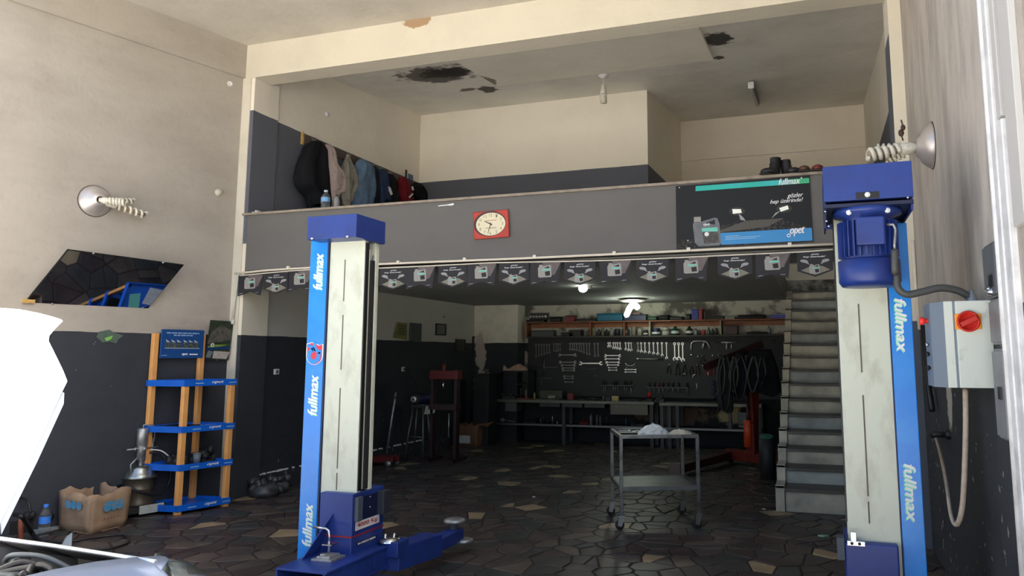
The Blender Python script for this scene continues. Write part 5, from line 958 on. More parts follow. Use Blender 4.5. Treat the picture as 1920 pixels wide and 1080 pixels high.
# lower row
boxy('metal_crate', 'grey metal crate at the left end of lower shelf', 'crate', 1000, 1041, .12, zl, C('crate', (74, 76, 74)), grp=G1)
boxy('small_box', 'small dark box with white label on lower shelf', 'box', 1056, 1078, .07, zl, C('black', (30, 32, 34)), grp=G1)
boxy('small_box', 'taller dark box behind the first bottles on lower shelf', 'box', 1070, 1092, .12, zl, C('char', (34, 36, 38)), grp=G1)
specs = [(1100, 1108, .13, 'grey green', (92, 98, 88), 'b'), (1110, 1117, .15, 'khaki', (112, 110, 90), 'c'), (1119, 1126, .14, 'dark', (44, 46, 46), 'b'), (1127, 1133, .15, 'olive', (104, 104, 84), 'c'), (1134, 1141, .13, 'black', (28, 30, 32), 'b'), (1143, 1150, .15, 'pale grey', (130, 132, 128), 'b'), (1152, 1163, .13, 'black', (28, 30, 32), 'c'), (1166, 1181, .17, 'dark grey', (58, 60, 60), 'b'), (1184, 1193, .16, 'dull beige', (128, 120, 106), 'c'), (1195, 1204, .13, 'pale', (150, 150, 142), 'c'), (1206, 1215, .10, 'black white-labelled', (30, 32, 34), 'c'),
    (1222, 1238, .13, 'navy white-labelled', (34, 42, 72), 'c'), (1241, 1256, .08, 'white', (176, 178, 168), 'c'), (1258, 1274, .16, 'dark green', (20, 66, 52), 'b'), (1286, 1299, .16, 'black labelled', (26, 28, 30), 'b'), (1301, 1308, .11, 'silver', (150, 152, 152), 'b'), (1309, 1314, .10, 'dark grey', (58, 60, 60), 'b'), (1315, 1323, .09, 'red', (170, 66, 60), 'c'), (1325, 1332, .14, 'grey', (96, 98, 98), 'b'), (1333, 1339, .12, 'charcoal', (44, 46, 48), 'b'), (1340, 1346, .12, 'dark grey', (58, 60, 60), 'c')]
m_wl = C('white label', (200, 204, 196))
where = lambda p: 'left of the lamp' if p < 1166 else 'below the lamp' if p < 1218 else 'right of first pale divider' if p < 1285 else 'before the second pale divider'
seen = {}
for k, (a, b, h, cn_, col, kd) in enumerate(specs):
    lab = '%s %s on the lower shelf %s' % (cn_, 'bottle' if kd == 'b' else 'can', where(a)); seen[lab] = seen.get(lab, 0) + 1
    if seen[lab] > 1: lab += ', the one further right'
    cyl_item('bottle' if kd == 'b' else 'tin_can', lab, 'bottle' if kd == 'b' else 'can', a, b, h, zl, C(cn_, col), lab=m_wl if 'label' in cn_ or cn_ == 'dark green' else None, grp=G1, kind='can' if kd == 'c' else 'b')
cyl_item('tin_can', 'second white can stacked on the white can on lower shelf', 'can', 1242, 1255, .05, zl + .095, C('white', (176, 178, 168)), grp=G1)
boxy('brown_box', 'large dark reddish box right of the second pale divider', 'box', 1362, 1384, .17, zl, C('maroon box', (58, 32, 30)), grp=G1)
boxy('black_roll', 'low black roll near the right of lower shelf', 'roll', 1400, 1440, .04, zl, C('black', (30, 32, 34)), grp=G1, bev=.015)
cyl_item('spray_can', 'spray can with red cap at the stair end of lower shelf', 'spray can', 1437, 1446, .15, zl, C('silver', (150, 152, 152)), cap=C('tin red', (140, 34, 42)), grp=G1, kind='b')

# tools on the board
YW = YT - .004
def head_open(mb, c, d, r, th):
    """open jaw: a ring sector with its gap towards d"""
    a0 = math.atan2(d[1], d[0]); pts = []
    for a in np.linspace(.55, 2 * math.pi - .55, 11): pts.append((c[0] + r * math.cos(a0 + a), c[1] + r * math.sin(a0 + a)))
    for a in np.linspace(2 * math.pi - .9, .9, 8): pts.append((c[0] + r * .48 * math.cos(a0 + a), c[1] + r * .48 * math.sin(a0 + a)))
    mb.prism([(x, 0, z) for x, z in pts], (0, -th, 0))
def head_ring(mb, c, r, th):
    n = 12; o_ = [(c[0] + r * math.cos(a), 0, c[1] + r * math.sin(a)) for a in np.linspace(0, 2 * math.pi, n, endpoint=False)]; i_ = [(c[0] + r * .5 * math.cos(a), 0, c[1] + r * .5 * math.sin(a)) for a in np.linspace(0, 2 * math.pi, n, endpoint=False)]
    vs = [Vector(v) + Vector((0, dy, 0)) for dy in (0, -th) for v in o_ + i_]; fs = []
    for k in range(n): q = (k + 1) % n; fs += [(2 * n + k, 2 * n + q, 3 * n + q, 3 * n + k), (k, q, 2 * n + q, 2 * n + k), (n + k, 3 * n + k, 3 * n + q, n + q)]
    mb.add(vs, fs)
def spanner(p0, p1, wd, label, grp, kinds='or', mat=m_tool, r=None):
    p0, p1 = Vector(p0), Vector(p1); v = p1 - p0; L = v.length; r = r or max(.018, wd * 1.9); th = .010
    t = T('spanner', label, 'spanner', (p0 + p1) / 2, grp)
    Mx = Matrix.Translation(p0) @ Matrix(((v.x / L, 0, -v.z / L, 0), (0, 1, 0, 0), (v.z / L, 0, v.x / L, 0), (0, 0, 0, 1)))
    def fin(mb): mb.v = [Mx @ q for q in mb.v]; return mb
    obj('shaft', fin(MB().prism([(r * .6, 0, -wd / 2), (L - r * .6, 0, -wd / 2), (L - r * .6, 0, wd / 2), (r * .6, 0, wd / 2)], (0, -th * .7, 0))), mat, t)
    for e, k in ((0, kinds[0]), (1, kinds[1])):
        mb = MB(); c = (r * .3 if e == 0 else L - r * .3, 0)
        if k == 'o': head_open(mb, c, (-1 if e == 0 else 1, .25), r, th)
        else: head_ring(mb, c, r * .72, th)
        obj('jaw' if k == 'o' else 'ring_end', fin(mb), mat, t)
    return t
z1 = lambda zx, zy: PY(900 + zx / 6.4, 560 + zy / 6.4, YW); z2 = lambda zx, zy: PY(1180 + zx / 6.194, 560 + zy / 6.194, YW); z3 = lambda zx, zy: PY(900 + zx / 6.4, 690 + zy / 6.4, YW); z4 = lambda zx, zy: PY(1180 + zx / 5.142, 690 + zy / 5.142, YW)
def row(xs, tops, bots, fn, desc, kinds, mat, wd=.014):
    for k, x in enumerate(xs):
        tp_ = tops[k] if isinstance(tops, (list, tuple)) else tops; bt = bots[k] if isinstance(bots, (list, tuple)) else bots[0] + (bots[1] - bots[0]) * k / max(1, len(xs) - 1) if isinstance(bots, tuple) else bots
        a = fn(x, tp_); b = fn(x + 4, bt); a.y = b.y = YW; spanner(a, b, wd, '%s, %s from the left' % (desc, ORD[k]), desc + ' row', kinds, mat)
row([672, 705, 738, 768, 800, 832], 548, [700, 685, 680, 668, 660, 652], z1, 'dull ring spanner hanging in the leftmost row', 'rr', m_toold)
row([885, 912, 935, 960], 540, [632, 634, 630, 620], z1, 'short dull ring spanner in the second row group', 'rr', m_toold, .012)
row([1080, 1108, 1133, 1160, 1190, 1215, 1245, 1280, 1312, 1375, 1415], 535, [612, 614, 618, 622, 630, 640, 650, 664, 674, 692, 690], z1, 'grey ring spanner in the long rising row', 'rr', m_toold)
row([1540, 1560, 1600, 1625, 1650, 1680, 1748, 1783, 1815, 1892], 528, [578, 578, 596, 598, 602, 608, 612, 622, 620, 634], z1, 'small bright combination spanner in the middle row', 'ro', m_tool, .013)
row([20, 98, 137, 180, 230, 280, 328, 378, 430], 512, [602, 612, 618, 624, 630, 640, 646, 662, 694], z2, 'bright combination spanner in the row of growing lengths', 'ro', m_tool, .014)
row([525, 572, 618], 517, [706, 702, 720], z2, 'largest bright combination spanner beside the puller', 'ro', m_tool, .020)
def rows(lst, fn, desc, mat):
    for k, (a, b, y, wd) in enumerate(lst):
        p, q = fn(a, y), fn(b, y); spanner(p, q, wd, '%s, %s from the top' % (desc, ORD[k]), desc + ' column', 'oo', mat, r=max(.014, (q - p).length * .085))
rows([(950, 1150, 675, .014), (955, 1150, 762, .011), (975, 1140, 797, .010), (985, 1135, 832, .010), (990, 1135, 860, .010), (1005, 1120, 930, .007), (1010, 1120, 957, .007), (1020, 1115, 1000, .007)], z1, 'double open spanner in the left column', M('mid tool steel', (160, 162, 158), .4, .75))
rows([(1200, 1460, 776, .020)], z1, 'longest double open spanner between the two columns', m_tool)
rows([(1500, 1685, 682, .014), (1500, 1675, 722, .013), (1512, 1672, 763, .012), (1525, 1665, 795, .011), (1540, 1640, 828, .007), (1545, 1645, 857, .007)], z1, 'bright double open spanner in the right column', m_tool)
for k, y in enumerate((790,)):
    pts = [z1(1745, 775), z1(1770, 800), z1(1805, 806), z1(1840, 798), z1(1860, 778)]
    for kk in range(2):
        put('curved_spanner', MB().tube([p + Vector((0, -.01, -.0 - kk * .055)) for p in smooth(pts, 3)], .008, 6), m_tool if kk == 0 else m_toold, 'curved spanner right of the spanner column, %s' % ('upper one' if kk == 0 else 'lower one'), 'spanner', 'curved spanners')
for k, y in enumerate((850, 880)): spanner(z1(1742, y), z1(1872, y), .010, 'straight ring spanner under the curved ones, %s' % ('upper' if k == 0 else 'lower'), 'ring spanner pair', 'rr', m_tool)
def rod(name, label, cat, pts, r, mat, grp=None): return put(name, MB().tube([p + Vector((0, -r, 0)) for p in pts], r, 6), mat, label, cat, grp)
t = T('ratchet_handle', 'long ratchet bar with dark grip below the spanner row', 'ratchet', z2(230, 700)); obj('bar', MB().tube([z2(110, 698) + Vector((0, -.015, 0)), z2(340, 703) + Vector((0, -.015, 0))], .009, 8), m_tool, t); obj('ratchet_head', MB().ball(z2(98, 698) + Vector((0, -.015, 0)), (.03, .012, .018), 10), m_tool, t); obj('grip', MB().tube([z2(340, 703) + Vector((0, -.015, 0)), z2(395, 704) + Vector((0, -.015, 0))], .012, 8), m_black, t)
t = T('cross_wrench', 'large thin cross-shaped wheel wrench at left of tool board', 'wheel wrench', z1(772, 800)); obj('upright_bar', MB().tube([z1(772, 700) + Vector((0, -.02, 0)), z3(772, 100) + Vector((0, -.02, 0))], .010, 6), m_toold, t); obj('cross_bar', MB().tube([z1(600, 815) + Vector((0, -.02, 0)), z1(930, 825) + Vector((0, -.02, 0))], .006, 6), m_toold, t)
rod('long_rod', 'thin horizontal rod low on the left of tool board', 'rod', [z3(610, 118), z3(860, 124)], .008, m_toold)
rod('short_rod', 'short upright rod hanging under the wheel wrench', 'rod', [z3(735, 140), z3(735, 215)], .007, m_toold)
rod('saw_blade', 'faint serrated blade below the longest spanner', 'blade', [z1(1180, 860), z1(1215, 845), z1(1300, 848), z1(1400, 842)], .006, m_toold)
rod('short_rod', 'tiny rod below the serrated blade', 'rod', [z3(1330, 95), z3(1395, 95)], .006, m_toold)
t = T('hacksaw_frame', 'big silver C-shaped clamp frame right of largest spanners', 'clamp', z2(830, 520)); obj('frame_bow', MB().tube([p + Vector((0, -.02, 0)) for p in smooth([z2(722, 600), z2(722, 530), z2(745, 500), z2(800, 492), z2(880, 495), z2(905, 510), z2(940, 575)], 3)], .014, 8), m_tool, t); obj('clamp_screw', MB().tube([z2(872, 505) + Vector((0, -.03, 0)), z2(852, 580) + Vector((0, -.03, 0))], .022, 8), m_tool, t)
t = T('bearing_puller', 'silver T-shaped bearing puller with two hanging jaws', 'puller', z2(1160, 520)); obj('crossbar', MB().tube([z2(1070, 508) + Vector((0, -.02, 0)), z2(1250, 508) + Vector((0, -.02, 0))], .014, 8), m_tool, t)
for x in (1132, 1188): obj('puller_jaw', MB().tube([z2(x, 515) + Vector((0, -.02, 0)), z2(x, 550) + Vector((0, -.02, 0)), z2(x, 585) + Vector((0, -.02, 0))], [.008, .014, .016], 8), m_tool, t)
obj('puller_screw', MB().tube([z2(1160, 480) + Vector((0, -.02, 0)), z2(1158, 530) + Vector((0, -.02, 0))], .010, 8), m_toold, t)
t = T('small_puller', 'small dull puller between the clamp frame and the T puller', 'puller', z2(995, 512)); obj('crossbar', MB().tube([z2(955, 508) + Vector((0, -.02, 0)), z2(1035, 508) + Vector((0, -.02, 0))], .007, 6), m_toold, t)
for x in (965, 1020): obj('puller_jaw', MB().tube([z2(x, 510) + Vector((0, -.02, 0)), z2(x, 545) + Vector((0, -.02, 0))], .006, 6), m_toold, t)
for k, y in enumerate((460, 482, 515)): rod('feeler_strip', 'thin pale strip at right of the tool board, %s' % ('upper', 'middle', 'lower')[k], 'strip', [z2(1565, y), z2(1700, y - (6 if k == 2 else 0))], .005, m_toold, 'thin strips near the stairs')
def screwdriver(p, L, hl, label, grp, mh):
    t = T('screwdriver', label, 'screwdriver', p, grp); q = p + Vector((0, -.03, 0))
    obj('handle', MB().lathe([(0, 0), (.018, -.0), (.022, -.02), (.020, -hl * .7), (.012, -hl), (0, -hl)], q, n=10), mh, t); obj('shaft', MB().tube([q + Vector((0, 0, -hl)), q + Vector((0, 0, -L))], .006, 6), m_tool, t)
m_hd = M('handle black', (24, 26, 30), .4); m_hr = M('handle dark red', (90, 26, 26), .4)
for k, (x, b) in enumerate(((1485, 290), (1510, 285), (1605, 290), (1628, 280), (1655, 286), (1738, 300), (1765, 290), (1815, 330))):
    p = z3(x, 150); screwdriver(p, p.z - z3(x, b).z, .085, 'dark-handled screwdriver in the left rack, %s from the left' % ORD[k], 'screwdrivers in the left rack', m_hd)
for k, (x, b) in enumerate(((195, 235), (243, 250), (287, 240), (325, 245), (375, 215), (420, 240), (475, 240), (558, 262))):
    p = z4(x, 138); screwdriver(p, p.z - z4(x, b).z, .085, '%s-handled screwdriver in the right rack, %s from the left' % ('red' if k == 2 else 'dark', ORD[k]), 'screwdrivers in the right rack', m_hr if k == 2 else m_hd)
put('tool_rail', MB().box(tuple(z4(160, 192) + Vector((0, -.06, 0))), tuple(z4(575, 184) + Vector((0, 0, 0)))), m_bl, 'dark rail holding the right rack of screwdrivers', 'rail'); put('tool_rail', MB().box(tuple(z3(1450, 214) + Vector((0, -.06, 0))), tuple(z3(1850, 204))), m_bl, 'dark rail holding the left rack of screwdrivers', 'rail')
def pliers(p, h, label, mh, grp, open_=.03):
    t = T('pliers', label, 'pliers', p, grp); q = p + Vector((0, -.02, 0))
    obj('jaws', MB().tube([q + Vector((0, 0, 0)), q + Vector((0, 0, -h * .25))], [.010, .018], 8), m_toold, t)
    for s in (-1, 1): obj('handle', MB().tube(smooth([q + Vector((0, 0, -h * .25)), q + Vector((s * open_, 0, -h * .5)), q + Vector((s * open_ * 1.1, 0, -h)), ], 3), .009, 6), mh, t)
for k, (x, y, h, mh) in enumerate(((460, 762, .16, m_hd), (560, 725, .26, m_hd), (640, 745, .24, m_hd), (720, 770, .18, m_hd), (790, 755, .20, m_hr), (905, 740, .24, m_red), (960, 745, .22, m_red), (850, 650, .16, m_hd), (1040, 650, .18, m_hd))): pliers(z2(x, y), h, '%s pliers hanging under the clamp frame, %s of the cluster' % ('red-handled' if mh is not m_hd else 'black', ORD[k]), mh, 'pliers cluster')
for k, (x, y) in enumerate(((720, 656), (798, 672), (968, 660), (1040, 655), (795, 772), (855, 778), (470, 765))): put('small_tool', MB().lathe([(0, .02), (.016, .02), (.02, .012), (.02, 0)], z2(x, y) + Vector((0, .002, 0)), (0, -1, 0), 10), m_chrome, 'small bright tool head glinting among pliers, %s from the left' % ORD[[1, 2, 5, 6, 3, 4, 0][k]], 'tool head', 'bright tool heads')
for k, (pts) in enumerate(([(515, 78), (525, 55), (540, 55), (550, 75)], [(612, 105), (615, 75), (628, 62), (645, 60)], [(648, 148), (652, 180), (650, 212)], [(757, 38), (760, 75)])): rod('bent_tool', 'bright bent tool low on board, %s from the left' % ORD[k], 'tool', [z4(*q) for q in pts], .011, m_tool, 'bright bent tools')
put('blue_hose', MB().tube(smooth([z4(790, 120), z4(830, 140), z4(795, 160), z4(835, 180), z4(795, 200), z4(835, 220), z4(795, 245), z4(835, 270), z4(800, 300)], 3), .02, 6), M('hose navy', (24, 34, 66), .5), 'dark blue coiled air hose hanging beside the black coats', 'hose')

# clutter on the benches
def clutter(name, label, cat, px0, px1, py, h, mat, z, grp=None, y=YFB + .22, kind='lump', seed=1):
    x0, x1 = PY(px0, py, y).x, PY(px1, py, y).x; rr = random.Random(seed); mb = MB(); mb.box((x0, y - .08, z), (x1, y + .10, z + h * .45))
    for k in range(7): mb.ball((rr.uniform(x0, x1), y + rr.uniform(-.08, .1), z + h * rr.uniform(.3, .8)), (rr.uniform(.2, .4) * (x1 - x0) * .6, .05, h * rr.uniform(.15, .3)), 8)
    return put(name, mb, mat, label, cat, grp)
def bcan(name, label, cat, px, r, h, mat, z, y=YFB + .2, cap=None, grp=None):
    c = Vector((PY(px, 745, y).x, y, z)); t = T(name, label, cat, c, grp); obj('can_body', MB().lathe([(0, 0), (r, 0), (r, h * .8), (r * .6, h * .86), (r * .4, h * .9)], c, n=14), mat, t); obj('cap', MB().lathe([(r * .45, h * .88), (r * .45, h), (0, h)], c, n=12), cap or m_grey, t)
GB = 'clutter on the workbenches'
clutter('bench_parts', 'dark parts at the left end of the bench', 'parts', 912, 940, 745, .10, m_dark, zt_, GB, seed=2)
bcan('oil_can', 'small dark can with a pale cap at left end of bench', 'can', 920, .03, .18, m_dark, zt_, cap=C('pale', (150, 150, 142)), grp=GB)
clutter('bench_vice', 'dark bench vice beside the red-brown board', 'vice', 944, 968, 745, .12, m_bl, zt_, GB, seed=3)
bcan('spray_can', 'upright pinkish spray can on the bench', 'spray can', 987.5, .033, .20, C('pink can', (150, 116, 110)), zt_, grp=GB); bcan('glue_tube', 'thin bottle with bright yellow top by the spray can', 'bottle', 976.5, .018, .20, C('dark tube', (60, 56, 50)), zt_, cap=C('cream cap', (220, 210, 150)), grp=GB); bcan('glue_tube', 'small yellowish bottle right of the spray can', 'bottle', 1002, .02, .14, C('yellowish', (150, 146, 90)), zt_, grp=GB)
put('wooden_block', MB().box(tuple(PY(968, 752, YFB + .1) * 1), tuple(Vector((PY(992, 752, YFB + .1).x, YFB + .3, zt_ + .03)))), M('redwood', (110, 60, 44), .6), 'red-brown wooden board lying under the spray can', 'board', bevel=.004)
t = T('socket_tray', 'open tray with a row of bright sockets on the bench', 'tray', Vector((PY(1030, 748, YFB + .2).x, YFB + .2, zt_)), GB); xa, xb = PY(1008, 748, YFB + .2).x, PY(1050, 748, YFB + .2).x
obj('tray_body', MB().box((xa, YFB + .1, zt_), (xb, YFB + .32, zt_ + .02)).box((xa, YFB + .32, zt_), (xb, YFB + .34, zt_ + .17)), C('tray khaki', (70, 74, 56)), t)
for k in range(6): x = PY(1030 + k * 2.3, 748, YFB + .2).x; obj('socket', MB().lathe([(0, 0), (.009, 0), (.009, .05 + .03 * (k % 2)), (0, .05 + .03 * (k % 2))], (x, YFB + .15, zt_ + .02), n=8), m_tool, t)
boxr = lambda name, label, cat, px0, px1, h, mat, y=YFB + .2, z=None, d=.10: put(name, MB().box((PY(px0, 745, y).x, y - d / 2, z or zt_), (PY(px1, 745, y).x, y + d / 2, (z or zt_) + h)), mat, label, cat, GB, bevel=.006)
boxr('red_box', 'small dark red box in the middle of the bench', 'box', 1065, 1076, .13, C('dim red', (120, 44, 50))); boxr('yellow_box', 'small pale yellow box on the bench near the blue case', 'box', 1147.5, 1160, .09, C('yellow box', (176, 158, 100)), d=.08)
boxr('navy_tool', 'low navy blue case beside the pale yellow box', 'case', 1136, 1146, .07, C('navy', (34, 40, 70)), d=.12); clutter('bench_parts', 'dark parts in the middle of the bench', 'parts', 1085, 1120, 748, .06, m_dark, zt_, GB, seed=5); clutter('bench_parts', 'dark parts at right of the yellow box', 'parts', 1164, 1200, 748, .05, m_dark, zt_, GB, seed=6)
bcan('small_can', 'tiny bright can between the parts and the navy case', 'can', 1131, .02, .09, m_toold, zt_, grp=GB)
t = T('bench_grinder_red', 'small red-capped device standing where the two benches meet', 'device', Vector((PY(1217, 750, YFB + .1).x, YFB + .1, zt_)), GB); obj('stand', MB().box((PY(1212, 750, YFB + .1).x, YFB + .05, zt_), (PY(1224, 750, YFB + .1).x, YFB + .2, zt_ + .05)), m_dark, t); obj('red_cap', MB().ball((PY(1217.5, 750, YFB + .1).x, YFB + .1, zt_ + .12), (.05, .05, .06), 12), m_red, t)
clutter('bench_vice', 'dark vice at the left end of the shorter bench', 'vice', 1230, 1246, 748, .12, m_bl, zB, GB, seed=8)
# things on the lower shelf of the bench
ZS = .362; YL = YFB + .25
t = T('long_spanner', 'bright ring-ended handle lying on bench lower shelf', 'spanner', Vector((PY(958, 795, YL).x, YL, ZS)), GB); obj('ring_end', MB().tube([(PY(946, 794, YL).x + .03 * math.cos(a), YL - .1, ZS + .05 + .03 * math.sin(a)) for a in np.linspace(0, 6.283, 13)], .010, 6, caps=False), m_tool, t); obj('bar', MB().tube([(PY(950, 795, YL).x, YL - .1, ZS + .045), (PY(970, 798, YL).x, YL - .1, ZS + .02)], .007, 6), m_tool, t)
lows = [(1014, .012, .10, m_toold), (1019, .02, .12, m_dark), (1026, .012, .07, m_dark), (1036, .010, .16, m_tool), (1045, .018, .05, m_tool), (1070, .016, .06, m_toold), (1108, .025, .20, M('bottle greyish', (120, 124, 120), .4)), (1119, .022, .19, M('bottle grey', (96, 100, 98), .4)), (1125, .020, .18, M('bottle grey', (96, 100, 98), .4)), (1137, .02, .15, m_dark), (1173, .012, .15, m_toold)]
for k, (px_, r, h, mt_) in enumerate(lows): bcan('small_bottle', 'narrow %s container on the bench lower shelf, %s from the left' % ('pale' if mt_ in (m_tool, m_toold) else 'dark' if mt_ is m_dark else 'grey', ORD[k]), 'bottle', px_, r, h, mt_, ZS, y=YL - .1, grp=GB)
clutter('red_rag', 'dark red rag on the lower shelf beside grey bottles', 'rag', 1089, 1104, 795, .12, M('dim red cloth', (110, 34, 40), .8), ZS, GB, y=YL - .05, seed=12)
clutter('shelf_parts', 'dark parts on lower shelf left of the red rag', 'parts', 985, 1008, 795, .08, m_dark, ZS, GB, y=YL, seed=13); clutter('shelf_parts', 'dark parts right of the narrow containers on lower shelf', 'parts', 1185, 1210, 795, .10, m_dark, ZS, GB, y=YL, seed=14)
p = Vector((PY(1370, 800, YFB + .2).x, YFB + .2, ZS)); put('funnel_pipe', MB().lathe([(0, 0), (.055, 0), (.035, .10), (.026, .22), (.024, .34), (0, .34)], p, n=14), M('pipe grey', (104, 110, 112), .5), 'tall grey flared pipe standing under the shorter bench', 'pipe')
boxr('fuse_cabinet', 'pale grey cabinet under the shorter bench behind the orange jack', 'cabinet', 1383, 1401, .27, M('cabinet pale', (112, 118, 118), .5), y=13.98, z=.364)
q = [PY(a, b, 13.72) for a, b in ((942, 697), (944, 684), (952, 692), (962, 686), (972, 682), (984, 690), (988, 697))]
put('cream_rags', MB().prism(q, (0, .12, 0)), M('rag cream', (190, 160, 140), .8, dirt=(140, 96, 90), scale=14), 'cream and pinkish rags lying on dark box by the pilaster', 'rag', bevel=.01)
xk0, xk1 = PY(936, 700, 13.62).x, PY(990, 700, 13.62).x
t = T('wall_cupboard', 'dark open cupboard under the cream rags at left of tool board', 'cupboard', ((xk0 + xk1) / 2, 13.8, 1.0)); za2, zb2 = PY(960, 746, 13.62).z + .02, PY(960, 698, 13.62).z
obj('cupboard_top', MB().box((xk0 - .03, 13.60, zb2), (xk1, 14.06, zb2 + .03)), m_dark, t); obj('cupboard_back', MB().box((xk0, 14.0, za2), (xk1, 14.05, zb2)), C('greenish', (44, 54, 50)), t)
for x in (xk0, xk1 - .02): obj('cupboard_side', MB().box((x, 13.62, za2), (x + .02, 14.05, zb2)), m_dark, t)
obj('cupboard_shelf', MB().box((xk0, 13.64, (za2 + zb2) / 2), (xk1, 14.0, (za2 + zb2) / 2 + .015)), m_dark, t)

# left inner wall: notices, frames, sockets
m_fr = M('frame black', (30, 28, 28), .4); m_gl = M('framed sheet', (112, 118, 112), .3, dirt=(90, 96, 92), scale=30)
def onwall(name, label, cat, a, b, c, d, fm, sheet, grp=None):
    y0, y1 = PX(a, (b + d) / 2, XW).y, PX(c, (b + d) / 2, XW).y; z1_, z0_ = PX((a + c) / 2, b, XW).z, PX((a + c) / 2, d, XW).z
    t = T(name, label, cat, (XW, (y0 + y1) / 2, z0_), grp)
    if fm:
        w_ = .028
        for nm, p_, q_ in (('frame_side', (y0, z0_), (y0 + w_, z1_)), ('frame_side', (y1 - w_, z0_), (y1, z1_)), ('frame_rail', (y0 + w_, z0_), (y1 - w_, z0_ + w_)), ('frame_rail', (y0 + w_, z1_ - w_), (y1 - w_, z1_))): obj(nm, MB().box((XW, p_[0], p_[1]), (XW + .025, q_[0], q_[1])), fm, t)
        obj('framed_sheet', MB().box((XW, y0 + w_, z0_ + w_), (XW + .008, y1 - w_, z1_ - w_)), sheet, t)
        for k in range(4): z = z0_ + (z1_ - z0_) * (.25 + k * .15); obj('faint_lettering', MB().poly([(XW + .0095, y0 + w_ * 2, z), (XW + .0095, y1 - w_ * 2, z), (XW + .0095, y1 - w_ * 2, z + .008), (XW + .0095, y0 + w_ * 2, z + .008)]), m_fr, t)
    return t, y0, y1, z0_, z1_
onwall('framed_notice', 'small black framed certificate on the grey-white wall above the press', 'picture frame', 816, 607, 835, 629, m_fr, m_gl, 'framed sheets on the left wall'); onwall('framed_notice', 'black framed sheet on dark paint line, left of the last frame', 'picture frame', 853, 636, 871, 660, m_fr, C('frame dark sheet', (60, 64, 64)), 'framed sheets on the left wall'); onwall('framed_notice', 'black framed sheet nearest the back corner', 'picture frame', 885, 631, 900, 653, m_fr, C('frame dark sheet', (60, 64, 64)), 'framed sheets on the left wall')
t, y0, y1, z0_, z1_ = onwall('wall_notice', 'olive yellow paper notice curling on the left inner wall', 'notice', 736, 605, 763, 637, None, None)
obj('notice_sheet', MB().prism([(XW + .012, y0, z0_ + .03), (XW + .008, y1, z0_), (XW + .006, y1 - .01, z1_), (XW + .04, y0 + .08, z1_ + .0)], (.003, 0, 0)), M('notice olive', (132, 130, 76), .6, dirt=(96, 96, 58), scale=6), t)
for k in range(4): z = z0_ + (z1_ - z0_) * (.3 + k * .15); obj('notice_lettering', MB().poly([(XW + .042, y0 + .12, z), (XW + .03, y1 - .08, z - .01), (XW + .03, y1 - .08, z + .02), (XW + .042, y0 + .12, z + .03)]), M('notice print', (90, 92, 50), .6), t)
ya, yb = PX(767, 620, XW).y, PX(787, 620, XW).y; put('cable_duct', MB().box((XW, ya, 1.90), (XW + .04, yb, PX(777, 606, XW).z)), M('duct slate', (64, 70, 68), .6), 'dark grey cover panel between the olive notice and black frames', 'panel', bevel=.004)
def sock(px_, py_, name, label, cat):
    p = PX(px_, py_, XW); t = T(name, label, cat, p); obj('socket_plate', MB().box((XW, p.y - .045, p.z - .035), (XW + .02, p.y + .045, p.z + .035)), m_jw, t, bevel=.006); obj('socket_well', MB().lathe([(.022, 0), (.026, .004), (.0, .001)], (XW + .02, p.y, p.z), (1, 0, 0), 14), m_grey, t); return p
sock(517, 697, 'wall_socket', 'white wall socket on dark paint left of the lift post', 'socket'); p = sock(755, 692, 'wall_socket', 'white wall socket with a plug right of the lift post', 'socket')
put('plug_cable', MB().tube(smooth([p + Vector((.03, 0, 0)), p + Vector((.07, .15, -.02)), PX(775, 706, XW + .1), PX(783, 726, XW + .12), PX(783, 742, XW + .2)]), .010, 6), m_black, 'black cable from the wall socket down to the grinder', 'cable')
put('wall_hook_ball', MB().ball(PX(833, 594, XW + .02), (.02, .02, .02), 8), m_grey, 'tiny grey knob on the wall above the framed certificate', 'knob')
# trolley jack
c = PZ(712, 872, 0); t = T('trolley_jack', 'low dark red trolley jack with long grey handle by left wall', 'jack', c); X = lambda x, y, z: c + Vector((x, y, z))
obj('jack_frame', MB().box(tuple(X(-.22, -.10, .05)), tuple(X(.28, -.07, .14))).box(tuple(X(-.22, .07, .05)), tuple(X(.28, .10, .14))).box(tuple(X(-.20, -.08, .06)), tuple(X(.0, .08, .12))), M('jack red', (96, 26, 24), .5), t, bevel=.008)
for x in (-.18, .22):
    for y in (-.12, .12): obj('wheel', MB().lathe([(0, -.015), (.045, -.015), (.045, .015), (0, .015)], X(x + (.0), y, .045), (0, 1, 0), 14), m_steel if x > 0 else m_rub, t)
obj('saddle', MB().lathe([(0, 0), (.04, 0), (.05, .03), (.03, .035), (0, .03)], X(-.12, 0, .12), n=14), m_dark, t); h0 = PY(725, 850, c.y); h1 = PY(742, 736, c.y); obj('handle', MB().tube([h0, h1], .016, 8), m_steel, t); obj('handle_grip', MB().tube([h0.lerp(h1, .9), h1], .02, 8), m_toold, t)
